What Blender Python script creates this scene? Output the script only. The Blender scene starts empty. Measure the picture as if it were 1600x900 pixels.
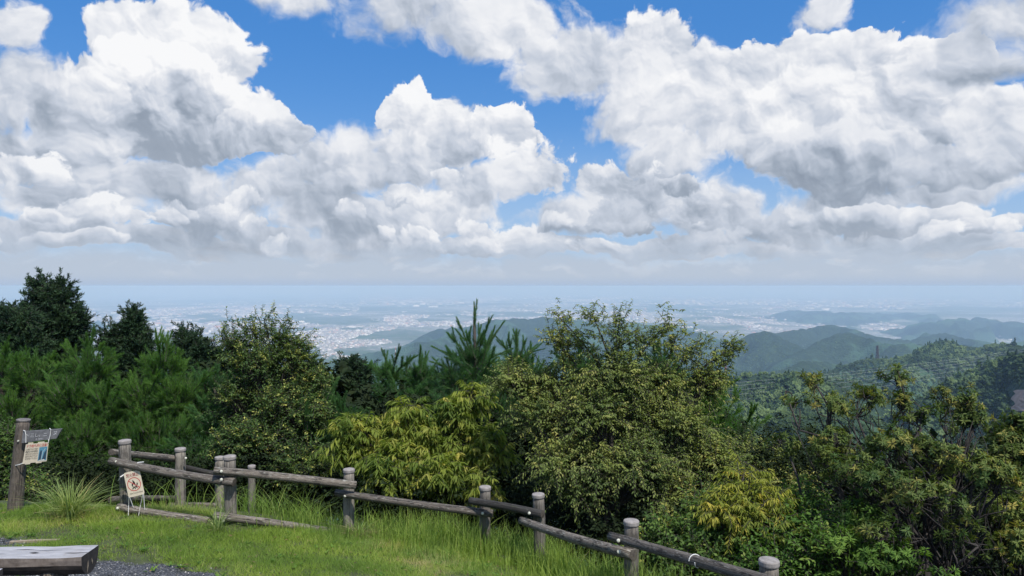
import bpy, math, random
import numpy as np
from mathutils import Vector, Matrix, noise as mnoise

# ------------------------------------------------------------------ camera, world, sun, exposure
SC = bpy.context.scene
COL = SC.collection
F = 1142.0            # focal length in pixels of the 1600 x 900 photograph
CZ = 2.312             # eye height above the lawn
HY = 447.0            # row of the level line

def P(px, py, d):
    """world point seen at pixel (px, py) of the photograph at depth d metres"""
    return Vector(((px - 800.0) / F * d, d, CZ + (HY - py) / F * d))

cam_data = bpy.data.cameras.new('camera')
cam_data.sensor_width = 36.0
cam_data.lens = 36.0 * F / 1600.0
cam_data.clip_start = 0.1
cam_data.clip_end = 400000.0
cam = bpy.data.objects.new('camera', cam_data)
cam.location = (0, 0, CZ)
cam.rotation_euler = (math.radians(90) - math.atan((450.0 - HY) / F), 0, 0)
COL.objects.link(cam)
SC.camera = cam
SC.view_settings.view_transform = 'Standard'
SC.view_settings.look = 'None'
SC.view_settings.exposure = 0.22
SC.view_settings.gamma = 1.0
SC.render.engine = 'CYCLES'
SC.cycles.use_denoising = True
SC.cycles.max_bounces = 6
SC.cycles.diffuse_bounces = 3
SC.cycles.glossy_bounces = 1
SC.cycles.transmission_bounces = 3
SC.cycles.transparent_max_bounces = 4
SC.cycles.volume_bounces = 2
SC.cycles.caustics_reflective = False
SC.cycles.caustics_refractive = False

SUN_EL = math.radians(58)
SUN_AZ = math.radians(145)        # clockwise from +Y (view direction) towards +X (right)
SUNV = Vector((math.sin(SUN_AZ) * math.cos(SUN_EL), math.cos(SUN_AZ) * math.cos(SUN_EL), math.sin(SUN_EL)))
sl = bpy.data.lights.new('sun', 'SUN')
sl.energy = 4.2
sl.angle = math.radians(0.6)
sl.color = (1.0, 0.95, 0.87)
sun = bpy.data.objects.new('sun', sl)
sun.rotation_euler = SUNV.to_track_quat('Z', 'Y').to_euler()
sun.location = (0, 0, 50)
COL.objects.link(sun)

class NT:
    """small helper to write node graphs as expressions"""
    def __init__(s, tree):
        s.t = tree; s.n = tree.nodes; s.l = tree.links
    def node(s, kind, **kw):
        n = s.n.new(kind)
        for k, v in kw.items(): setattr(n, k, v)
        return n
    def put(s, sock, v):
        if v is None: return
        if isinstance(v, bpy.types.NodeSocket): s.l.new(v, sock)
        else: sock.default_value = v
    def m(s, op, a, b=None, c=None, clamp=False):
        n = s.n.new('ShaderNodeMath'); n.operation = op; n.use_clamp = clamp
        s.put(n.inputs[0], a); s.put(n.inputs[1], b); s.put(n.inputs[2], c)
        return n.outputs[0]
    def v(s, op, a, b=None, c=None, out=0):
        n = s.n.new('ShaderNodeVectorMath'); n.operation = op
        s.put(n.inputs[0], a); s.put(n.inputs[1], b); s.put(n.inputs[2], c)
        return n.outputs['Value'] if op in ('LENGTH', 'DOT_PRODUCT', 'DISTANCE') else n.outputs[0]
    def sm(s, x, lo, hi, a=0.0, b=1.0, interp='SMOOTHSTEP'):
        n = s.n.new('ShaderNodeMapRange'); n.interpolation_type = interp
        s.put(n.inputs[0], x); s.put(n.inputs[1], lo); s.put(n.inputs[2], hi); s.put(n.inputs[3], a); s.put(n.inputs[4], b)
        return n.outputs[0]
    def mix(s, f, a, b, blend='MIX'):
        n = s.n.new('ShaderNodeMix'); n.data_type = 'RGBA'; n.blend_type = blend
        s.put(n.inputs[0], f); s.put(n.inputs[6], col4(a)); s.put(n.inputs[7], col4(b))
        return n.outputs[2]
    def noise(s, vec, scale, detail=4, rough=0.5, dist=0.0, out=0, kind=None, lac=2.0):
        n = s.n.new('ShaderNodeTexNoise')
        if kind: n.noise_type = kind
        s.put(n.inputs['Vector'], vec); s.put(n.inputs['Scale'], scale); s.put(n.inputs['Detail'], detail)
        s.put(n.inputs['Roughness'], rough); s.put(n.inputs['Distortion'], dist); s.put(n.inputs['Lacunarity'], lac)
        return n.outputs[out]
    def noise2(s, vec, scale, detail=4, rough=0.5, out=0):
        r = s.noise(vec, scale, detail, rough, out=out); r.node.noise_dimensions = '2D'
        return r
    def vor2(s, vec, scale, detail=0, rough=0.5, feature='F1', out='Distance'):
        r = s.vor(vec, scale, detail, rough, feature, out=out); r.node.voronoi_dimensions = '2D'
        return r
    def vor(s, vec, scale, detail=0, rough=0.5, feature='F1', rand=1.0, out='Distance', smooth=None):
        n = s.n.new('ShaderNodeTexVoronoi'); n.feature = feature
        s.put(n.inputs['Vector'], vec); s.put(n.inputs['Scale'], scale); s.put(n.inputs['Detail'], detail)
        s.put(n.inputs['Roughness'], rough); s.put(n.inputs['Randomness'], rand)
        if smooth is not None: n.inputs['Smoothness'].default_value = smooth
        return n.outputs[out]
    def ramp(s, fac, stops):
        n = s.n.new('ShaderNodeValToRGB'); r = n.color_ramp
        while len(r.elements) < len(stops): r.elements.new(0.5)
        for e, (p, c) in zip(r.elements, stops): e.position = p; e.color = col4(c)
        s.put(n.inputs[0], fac)
        return n.outputs[0]

def col4(c):
    if isinstance(c, (tuple, list)) and len(c) == 3: return (*c, 1.0)
    return c

def srgb(r, g, b):
    f = lambda u: (u / 255.0 / 12.92) if u <= 10 else ((u / 255.0 + 0.055) / 1.055) ** 2.4
    return (f(r), f(g), f(b))

# back-to-front list of cumulus heaps: px, py, rx, ry (photo pixels), top brightness, base brightness, raggedness
CLOUDS = [
 # far rows near the horizon
 (60,372,170,30,.66,.42,.9),(300,380,190,26,.62,.42,.9),(560,383,180,22,.66,.45,.9),(800,385,170,22,.70,.48,.9),(1040,388,170,18,.66,.46,.9),
 (1300,386,190,20,.66,.48,.9),(1530,384,150,22,.68,.5,.9),
 (110,330,150,48,.80,.50,1.0),(330,335,160,62,.74,.42,1.0),(480,322,110,60,.80,.50,1.0),(560,350,120,50,.74,.44,1.0),
 (1480,303,170,34,.72,.52,1.1),(1330,320,150,40,.68,.48,1.1),(1000,300,130,62,.76,.52,1.1),(900,335,95,44,.76,.54,1.1),
 (700,330,110,48,.82,.55,1.0),(1110,335,95,62,.80,.46,1.0),(1240,350,120,40,.76,.48,1.0),(1420,365,180,26,.74,.5,.9),
 # middle, left
 (60,240,190,75,.70,.42,1.0),(250,285,170,50,.62,.40,1.0),(60,305,90,34,.66,.42,1.0),(420,292,130,60,.74,.48,1.0),(550,270,110,62,.78,.50,1.0),
 # top centre bank
 (470,-5,120,44,.86,.72,1.3),(640,12,180,62,.80,.62,1.2),(770,45,160,62,.82,.66,1.1),(890,95,150,95,.86,.66,1.1),(1020,75,80,80,.92,.70,.9),
 (1010,160,130,95,.84,.62,1.1),(1040,240,90,60,.82,.62,1.1),(1120,150,110,80,.90,.66,.9),
 # centre cumulus
 (632,178,46,58,.93,.68,.8),(690,215,92,68,.86,.56,.9),(790,205,62,42,.94,.66,.8),(640,255,90,60,.82,.52,1.0),(830,262,78,50,.93,.60,.8),
 (760,285,110,42,.80,.52,1.0),
 # left giant cumulus
 (18,48,40,50,.88,.70,1.0),(15,150,95,90,.84,.50,1.0),(205,55,95,62,.96,.80,.8),(300,105,120,95,.95,.66,.75),(255,165,180,95,.92,.42,.8),(420,212,82,40,.86,.52,.8),
 (120,180,110,72,.88,.46,.9),
 # right giant cumulus
 (1300,18,52,40,.86,.72,1.1),(1195,112,72,50,.92,.72,.8),(1290,105,95,55,.95,.72,.75),(1375,80,62,40,.98,.80,.7),(1440,105,90,48,.94,.66,.8),(1490,100,80,50,.92,.66,.8),
 (1270,195,170,90,.86,.52,.9),(1420,185,150,90,.82,.46,.9),(1560,215,110,72,.88,.56,.9),(1330,262,175,62,.70,.34,.85),(1500,262,130,40,.66,.40,.9),
 (1590,30,150,84,.70,.46,1.25),(1540,110,100,46,.60,.42,1.25),
 # lower heaps in front
 (965,275,82,42,.92,.62,.85),(975,325,66,44,.52,.34,.8),(1075,320,62,52,.86,.50,.9),(1235,355,70,32,.56,.40,.9),(1400,338,170,24,.84,.48,.8),(1560,350,90,18,.78,.5,.9),
 (660,373,52,28,.90,.56,.75),(760,358,40,22,.92,.60,.8),(830,372,60,26,.84,.54,.9),(940,388,56,16,.88,.6,.9),(60,352,70,22,.84,.5,.9),(120,385,110,18,.84,.52,.9),
 (430,372,90,26,.56,.42,.9),(330,345,80,34,.60,.42,.9),(1090,375,80,20,.62,.46,.9),
]

def small_puffs():
    """little heaps that break up the rows towards the horizon"""
    rng = random.Random(12); out = []
    gaps = [(785, 322, 50), (1150, 292, 46), (460, 248, 40), (938, 232, 50), (1560, 300, 40), (990, 325, 60), (1235, 355, 50)]
    while len(out) < 26:
        py = rng.uniform(262, 392); px = rng.uniform(-20, 1620)
        if any(math.hypot(px - a, (py - b) * 1.3) < r + 18 for a, b, r in gaps): continue
        k = 1.25 - (py - 262) / 130 * .75; rx = rng.uniform(26, 56) * k
        if px > 1180 and py < 320: continue
        t = rng.uniform(.76, .96); out.append((px, py, rx, rx * rng.uniform(.42, .68), t, t - rng.uniform(.28, .40), .75))
    return sorted(out, key=lambda c: c[1])

HORIZON = (4.1, 5.05, 6.6)   # the haze as it stands against the sky
def build_world():
    w = bpy.data.worlds.new('World'); SC.world = w; w.use_nodes = True
    w.cycles.sampling_method = 'NONE'
    g = NT(w.node_tree); g.n.clear()
    sky = g.node('ShaderNodeTexSky', sky_type='NISHITA', sun_disc=False)
    sky.sun_elevation = SUN_EL; sky.sun_rotation = SUN_AZ
    sky.altitude = 800; sky.air_density = 1.0; sky.dust_density = 0.6; sky.ozone_density = 2.0
    tc = g.node('ShaderNodeTexCoord')
    d = g.v('NORMALIZE', tc.outputs['Generated'])
    sep = g.node('ShaderNodeSeparateXYZ'); g.l.new(d, sep.inputs[0])
    az = g.m('ARCTAN2', sep.outputs[0], sep.outputs[1])
    el = g.m('ARCSINE', sep.outputs[2])
    # clear blue of the day: the sky texture, deepened as the photograph's blue is
    blue = g.mix(1.0, sky.outputs[0], (0.30, 0.62, 1.12), 'MULTIPLY')
    blue = g.mix(0.55, blue, g.mix(g.sm(el, 0.03, 0.36), (2.6, 5.1, 8.0), (0.92, 3.25, 7.5)))
    # noise fields shared by every cloud (2-D, in azimuth and elevation)
    comb = g.node('ShaderNodeCombineXYZ'); g.l.new(az, comb.inputs[0]); g.l.new(el, comb.inputs[1])
    p = comb.outputs[0]
    warp = g.v('MULTIPLY_ADD', g.noise2(p, 5.0, 2, 0.5, out=1), (.062, .050, 0), (-.031, -.025, 0))
    fine = g.v('MULTIPLY_ADD', g.noise2(p, 24.0, 3, 0.55, out=1), (.024, .022, 0), (-.012, -.011, 0))
    ae = g.v('ADD', p, g.v('ADD', warp, fine))
    ae2 = g.v('ADD', ae, (0.0085, 0.0125, 0))
    ae3 = g.v('ADD', ae, (0.0022, 0.0042, 0))
    n1 = g.noise2(ae, 7.0, 8, 0.62)
    s1 = g.noise2(ae, 9.0, 3.2, 0.48)
    s2 = g.noise2(ae2, 9.0, 3.2, 0.48)
    b1 = g.vor2(ae, 15.0, 3.0, 0.45)
    b2 = g.vor2(ae3, 15.0, 3.0, 0.45)
    relief = g.m('ADD', g.m('MULTIPLY', g.m('SUBTRACT', s1, s2), 3.0), g.m('MULTIPLY', g.m('SUBTRACT', b2, b1), 0.85))
    hf = g.m('SUBTRACT', g.noise2(ae, 46.0, 5, 0.62), 0.5)
    b3 = g.vor2(ae, 42.0, 2.0, 0.5)
    b4 = g.vor2(g.v('ADD', ae, (0.0010, 0.0020, 0)), 42.0, 2.0, 0.5)
    relief = g.m('ADD', relief, g.m('MULTIPLY_ADD', g.m('SUBTRACT', b4, b3), 0.30, g.m('MULTIPLY', hf, 0.12)))
    puff = g.m('ADD', g.m('MULTIPLY', g.m('SUBTRACT', n1, 0.5), 1.35), g.m('MULTIPLY', g.m('SUBTRACT', 0.42, b1), 0.42))
    puff = g.m('ADD', g.m('MULTIPLY_ADD', hf, 0.42, puff), g.m('MULTIPLY', g.m('SUBTRACT', 0.42, b3), 0.16))
    # the rest of the sky, out of frame, carries the same kind of broken cumulus
    outm = g.m('MAXIMUM', g.sm(g.m('ABSOLUTE', az), 0.60, 0.85), g.sm(el, 0.40, 0.60))
    gen = g.sm(g.m('MULTIPLY_ADD', puff, 0.12, g.noise(d, 2.6, 4, 0.55)), 0.47, 0.56)
    alp = g.m('MULTIPLY', outm, gen)
    lum = g.m('MULTIPLY_ADD', relief, 0.35, 0.72)
    rel = g.m('MULTIPLY_ADD', relief, 0.85, g.m('MULTIPLY_ADD', g.m('SUBTRACT', n1, .5), 0.9, 0.52))
    hs = g.m('SUBTRACT', g.noise2(g.v('ADD', ae, (3.1, 1.7, 0)), 21.0, 6, 0.64), 0.5)
    rag_small = g.m('MULTIPLY_ADD', hs, 1.7, g.m('MULTIPLY_ADD', puff, 0.35, 0.92))
    rag_mid = g.m('MULTIPLY_ADD', hs, 0.8, g.m('MULTIPLY_ADD', puff, 0.50, 0.97))
    rel_small = g.m('MULTIPLY_ADD', hs, 1.3, rel)
    rags = {k: g.m('MULTIPLY_ADD', puff, k * 0.66, 1.0) for k in (0.75, 0.9, 1.05, 1.25)}
    for (px, py, rx, ry, top, base, rag) in CLOUDS + small_puffs():
        a = math.atan((px - 800) / F); e = math.atan((HY - py) / F * math.cos(a))
        ra = rx / F * math.cos(a) ** 2 * 1.09; re = ry / F * math.cos(a) * 1.09
        rk = min(rags, key=lambda k: abs(k - rag))
        # (the tiny term only makes the heaps evaluate one after another, which keeps the shader small)
        q = g.v('MULTIPLY_ADD', g.v('MULTIPLY_ADD', alp, (1e-7, 1e-7, 0), ae), (1 / ra, 1 / re, 0), (-a / ra, -e / re, 0))
        small = rx < 84
        fld = g.m('SUBTRACT', (rag_small if py > 250 else rag_mid) if small else rags[rk], g.v('LENGTH', q))
        ai = g.sm(fld, 0.0, .24 if small and rag > .7 and py > 250 else {0.75: .09, 0.9: .16, 1.05: .34, 1.25: .60}[rk])
        s = g.m('ADD', rel_small if small else rel, g.v('DOT_PRODUCT', q, (0.16, 0.60, 0)), clamp=True)
        li = g.m('MULTIPLY_ADD', s, (top - base) * 1.25 + 0.10, base * 0.84 - 0.02)
        lum = g.m('MULTIPLY_ADD', g.m('SUBTRACT', li, lum), ai, lum)
        alp = g.m('MAXIMUM', alp, ai)
    fringe = g.m('MULTIPLY', relief, 0.18)
    lum = g.m('ADD', lum, fringe, clamp=False)
    cl = g.ramp(lum, [(0.0, (.16, .20, .27)), (0.35, (.33, .385, .47)), (0.6, (.54, .59, .68)), (0.8, (.73, .755, .81)), (1.0, (.90, .905, .92))])
    cl10 = g.mix(1.0, cl, (10, 10, 10), 'MULTIPLY')
    blue = g.mix(g.sm(el, 0.03, 0.22, .55, 0.0), blue, (4.6, 6.0, 7.8))
    colr = g.mix(alp, blue, cl10)
    # pale veil over the horizon
    far = g.noise2(g.v('MULTIPLY', ae, (1.0, 3.2, 0)), 14.0, 6, 0.62)
    veil = g.sm(g.m('ADD', el, g.m('MULTIPLY_ADD', g.m('SUBTRACT', n1, .5), 0.030, g.m('MULTIPLY', g.m('SUBTRACT', far, .5), 0.05))), 0.022, 0.066, 1.0, 0.0)
    veil2 = g.sm(el, 0.02, 0.26, 0.50, 0.0)
    vcol = g.mix(g.sm(el, -0.001, 0.016), HORIZON, (4.7, 5.45, 6.55))
    vcol = g.mix(g.m('MULTIPLY', g.sm(far, .48, .68), g.sm(el, 0.004, 0.03, 0, .5)), vcol, (6.6, 6.9, 7.5))
    colr = g.mix(g.m('MULTIPLY', veil2, .35), colr, vcol)
    colr = g.mix(veil, colr, vcol)
    bg = g.node('ShaderNodeBackground'); g.l.new(colr, bg.inputs[0]); bg.inputs[1].default_value = 0.09
    out = g.node('ShaderNodeOutputWorld'); g.l.new(bg.outputs[0], out.inputs[0])
    for nd in g.n:
        if nd.type == 'MIX' and nd.data_type == 'RGBA': nd.clamp_result = False

build_world()
# ------------------------------------------------------------------ helpers for objects and meshes
def tag(o, label=None, cat=None, group=None, kind=None):
    if label: o['label'] = label
    if cat: o['category'] = cat
    if group: o['group'] = group
    if kind: o['kind'] = kind
    return o

def empty(name, loc, label, cat, group=None):
    o = bpy.data.objects.new(name, None)
    o.empty_display_size = 0.2
    o.location = loc
    COL.objects.link(o)
    return tag(o, label, cat, group)

def mesh_obj(name, verts, faces, mats, parent=None, smooth=False, midx=None, attrs=None, kind=None):
    """one mesh object; verts in world space (or in the parent's space, whose location is subtracted)"""
    me = bpy.data.meshes.new(name)
    verts = np.asarray(verts, dtype=np.float32).reshape(-1, 3)
    if parent is not None:
        verts = verts - np.array(parent_world(parent), dtype=np.float32)
    if isinstance(faces, np.ndarray):
        nv, nf, k = len(verts), len(faces), faces.shape[1]
        me.vertices.add(nv); me.vertices.foreach_set('co', verts.ravel())
        me.loops.add(nf * k); me.loops.foreach_set('vertex_index', faces.ravel().astype(np.int32))
        me.polygons.add(nf)
        me.polygons.foreach_set('loop_start', np.arange(0, nf * k, k, dtype=np.int32))
        me.polygons.foreach_set('loop_total', np.full(nf, k, dtype=np.int32))
        me.update(calc_edges=True)
    else:
        me.from_pydata([tuple(map(float, v)) for v in verts], [], faces)
    if not isinstance(mats, (list, tuple)): mats = [mats]
    for m in mats: me.materials.append(m)
    if midx is not None: me.polygons.foreach_set('material_index', np.asarray(midx, dtype=np.int32))
    if smooth: me.polygons.foreach_set('use_smooth', np.ones(len(me.polygons), dtype=bool))
    for k, v in (attrs or {}).items():
        a = me.attributes.new(k, 'FLOAT', 'POINT'); a.data.foreach_set('value', np.asarray(v, dtype=np.float32))
    me.validate(); me.update()
    o = bpy.data.objects.new(name, me)
    COL.objects.link(o)
    if parent is not None: o.parent = parent
    if kind: o['kind'] = kind
    return o

def parent_world(p):
    v = Vector((0, 0, 0))
    while p is not None:
        v = v + p.location; p = p.parent
    return v

class Mesh:
    """collects quads/tris/tubes, then becomes one object"""
    def __init__(s): s.v = []; s.f = []; s.mi = []; s.n = 0
    def add(s, vs, fs, mi=0):
        s.v.extend(vs); s.f.extend([tuple(i + s.n for i in f) for f in fs]); s.mi.extend([mi] * len(fs)); s.n += len(vs)
    def box(s, c, sx, sy, sz, rot=None, mi=0):
        vs = [Vector((x * sx / 2, y * sy / 2, z * sz / 2)) for x in (-1, 1) for y in (-1, 1) for z in (-1, 1)]
        if rot is not None: vs = [rot @ v for v in vs]
        s.add([v + Vector(c) for v in vs], [(0, 1, 3, 2), (4, 6, 7, 5), (0, 4, 5, 1), (2, 3, 7, 6), (0, 2, 6, 4), (1, 5, 7, 3)], mi)
    def tube(s, pts, radii, seg=8, cap=True, mi=0, jit=0.0, rng=None):
        pts = [Vector(p) for p in pts]
        if not isinstance(radii, (list, tuple)): radii = [radii] * len(pts)
        up = Vector((0.13, 0.21, 0.97)); vs = []
        for i, p in enumerate(pts):
            t = (pts[min(i + 1, len(pts) - 1)] - pts[max(i - 1, 0)]).normalized()
            a = t.cross(up)
            if a.length < 0.05: a = t.cross(Vector((1, 0, 0)))
            a.normalize(); b = t.cross(a)
            for k in range(seg):
                th = 2 * math.pi * k / seg
                r = radii[i] * (1 + (rng.uniform(-jit, jit) if jit else 0))
                vs.append(p + a * math.cos(th) * r + b * math.sin(th) * r)
        fs = []
        for i in range(len(pts) - 1):
            for k in range(seg):
                k2 = (k + 1) % seg
                fs.append((i * seg + k, i * seg + k2, (i + 1) * seg + k2, (i + 1) * seg + k))
        if cap:
            fs.append(tuple(reversed(range(seg)))); fs.append(tuple(range((len(pts) - 1) * seg, len(pts) * seg)))
        s.add(vs, fs, mi)
    def build(s, name, mats, parent=None, smooth=False, kind=None):
        return mesh_obj(name, [tuple(v) for v in s.v], s.f, mats, parent, smooth, s.mi, kind=kind)

def material(name):
    m = bpy.data.materials.new(name); m.use_nodes = True
    g = NT(m.node_tree); g.n.clear()
    out = g.node('ShaderNodeOutputMaterial'); bs = g.node('ShaderNodeBsdfPrincipled')
    g.l.new(bs.outputs[0], out.inputs[0])
    return m, g, bs, out

def bump(g, bs, h, strength=0.5, dist=0.02):
    b = g.node('ShaderNodeBump'); b.inputs['Strength'].default_value = strength; b.inputs['Distance'].default_value = dist
    g.l.new(h, b.inputs['Height']); g.l.new(b.outputs[0], bs.inputs['Normal'])

# numpy value noise
_rs = np.random.RandomState(7)
_TAB = _rs.rand(256, 256).astype(np.float64)
def vnoise(x, y):
    xi = np.floor(x).astype(int); yi = np.floor(y).astype(int)
    fx = x - xi; fy = y - yi
    fx = fx * fx * (3 - 2 * fx); fy = fy * fy * (3 - 2 * fy)
    a = _TAB[xi & 255, yi & 255]; b = _TAB[(xi + 1) & 255, yi & 255]; c = _TAB[xi & 255, (yi + 1) & 255]; d = _TAB[(xi + 1) & 255, (yi + 1) & 255]
    return (a + (b - a) * fx) * (1 - fy) + (c + (d - c) * fx) * fy
def fbm(x, y, o=5):
    s = 0; a = 0.5; t = 0
    for i in range(o):
        s = s + a * vnoise(x + 17.3 * i, y - 9.1 * i); t += a; a *= 0.5; x = x * 2.03; y = y * 2.03
    return s / t

# ------------------------------------------------------------------ the land
PLAIN = -700.0
FENCE_X = [-30, -7.2, -4.7, -2.05, -0.3, 0.33, 1.12, 1.87, 2.7, 5, 9, 30]
FENCE_Y = [10.5, 9.3, 9.1, 9.2, 9.0, 8.5, 6.8, 5.3, 4.0, 2.0, 0, -6]

def near_ground(x, y):
    s = np.interp(x, [-7, -4, -2, 0, 1.1, 2], [.10, .11, .17, .235, .275, .34])
    return -s * np.log1p(np.exp((y - 4.6) * 2.5)) / 2.5 + 0.02 * (fbm(x * .8 + 3, y * .8, 3) - .5)

def base_height(x, y):
    x = np.asarray(x, float); y = np.asarray(y, float)
    yf = np.interp(x, FENCE_X, FENCE_Y) + 0.35
    h = near_ground(np.clip(x, -9, 9), np.minimum(y, yf))
    t = np.maximum(0, y - yf)
    side = np.maximum(0, np.abs(x + 2) - 14)
    back = np.maximum(0, -y - 25)
    t = np.sqrt(t ** 2 + side ** 2 * 0.5 + back ** 2 * 0.5)
    sl = np.interp(x, [-6, -3, 0, 3], [0.36, 0.40, 0.62, 0.66])
    sl = np.where(t > 6, 0.62 + (sl - 0.62) * 6 / np.maximum(t, 6), sl)
    r = np.hypot(x, y)
    rough = (fbm(x / 60 + 5, y / 60, 5) - .5) * np.clip(t - 10, 0, 400) * 0.12
    return h + (PLAIN - 0) * (1 - np.exp(-sl * t / 700.0)) + rough * np.exp(-r / 6000)

# crest polylines as seen in the photograph with their distances: [(px, py)...], depth at left and right end, near slope, far slope
RIDGES = [
 ([(1100,690),(1160,668),(1215,650),(1270,645),(1330,655),(1400,680),(1500,700)], 560, 620, .50, .5),
 ([(1040,640),(1110,612),(1150,600),(1190,592),(1240,584),(1300,592),(1380,612),(1450,640)], 1050, 1150, .34, .45),
 ([(1340,690),(1390,655),(1430,628),(1470,606),(1510,588),(1550,572),(1600,556),(1680,535),(1800,520)], 1000, 800, .42, .5),
 ([(1230,625),(1270,598),(1310,583),(1345,570),(1380,562),(1420,551),(1460,541),(1490,540),(1520,547),(1550,541),(1580,536),(1620,543),(1700,530)], 2000, 1900, .42, .5),
 ([(1060,595),(1110,582),(1160,580),(1210,574),(1250,566),(1290,570),(1330,582)], 3000, 3000, .36, .4),
 ([(1120,560),(1150,540),(1175,526),(1195,521),(1215,524),(1245,536),(1275,548)], 4600, 4600, .30, .35),
 ([(1210,560),(1245,545),(1280,534),(1305,526),(1325,523),(1350,528),(1385,532),(1420,531),(1460,540)], 4300, 4000, .30, .35),
 ([(1150,532),(1200,518),(1240,514),(1290,511),(1330,513),(1370,520),(1400,527),(1440,529),(1480,526),(1520,531),(1560,529),(1620,536)], 6500, 5600, .20, .22),
 ([(1380,520),(1440,503),(1480,497),(1520,499),(1570,503),(1640,500)], 10500, 10500, .10, .1),
 ([(1180,500),(1230,488),(1290,484),(1340,487),(1400,492),(1460,490)], 15500, 15500, .06, .08),
 ([(560,560),(590,550),(625,540),(650,531),(685,528),(720,526),(760,532),(800,545)], 5200, 5200, .26, .3),
 ([(640,535),(690,516),(730,510),(770,500),(800,497),(850,498),(900,500),(960,506),(1020,509),(1060,514),(1110,522),(1160,538)], 7200, 6800, .17, .2),
 ([(780,540),(830,524),(890,520),(950,528),(1010,535),(1070,540),(1120,552)], 5600, 5400, .22, .3),
 ([(480,585),(520,572),(560,563),(600,560),(650,566),(700,580)], 3600, 3600, .34, .4),
 ([(290,560),(320,545),(335,541),(350,543),(375,553),(420,575)], 3300, 3300, .36, .4),
 ([(-200,520),(-60,505),(60,500),(160,508),(240,520),(300,532)], 12000, 12000, .08, .1),
]
_RID = []
for pts, d0, d1, sn, sf in RIDGES:
    px = np.array([p[0] for p in pts], float); py = np.array([p[1] for p in pts], float)
    dd = np.interp(px, [px[0], px[-1]], [d0, d1])
    zc = CZ + (HY - py) / F * dd
    _RID.append(((px - 800) / F, zc, dd, sn, sf, (px[-1] - px[0]) / F))

def height(x, y):
    x = np.asarray(x, float); y = np.asarray(y, float)
    h = base_height(x, y)
    front = y > 200
    yy = np.maximum(y, 1.0); t = x / yy
    n1 = fbm(x / 420 + 11, y / 420 + 3, 5) - .5
    n2 = fbm(x / 130 + 1, y / 130 + 8, 4) - .5
    gul = np.abs(fbm(x / 300 + 31, y / 300 + 5, 3) - .5) * -4 + 1
    for tx, zc, dd, sn, sf, wid in _RID:
        z = np.interp(t, tx, zc); d = np.interp(t, tx, dd)
        out = np.maximum(0, np.maximum(tx[0] - t, t - tx[-1])) * d
        d = d * (1 + 0.05 * np.sin(t * 40 / 1.0 + dd[0]))
        dr = yy - d
        w = d * 0.035
        s = np.where(dr > 0, sf, sn)
        fall = s * (np.sqrt(dr ** 2 + w ** 2) - w)
        k = np.clip(np.abs(dr) / (d * 0.12), 0, 1)
        amp = d * 0.055 * np.clip(1.2 - d / 16000, .2, 1)
        hr = z - fall - out * 0.5 + (n1 * amp + n2 * amp * .55 - gul * np.minimum(d * .028, 150)) * k + n2 * d * 0.006
        h = np.where(front, np.maximum(h, hr), h)
    return np.maximum(h, PLAIN + np.clip((fbm(x / 2600, y / 2600, 3) - .5) * 20, 0, 10))

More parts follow.
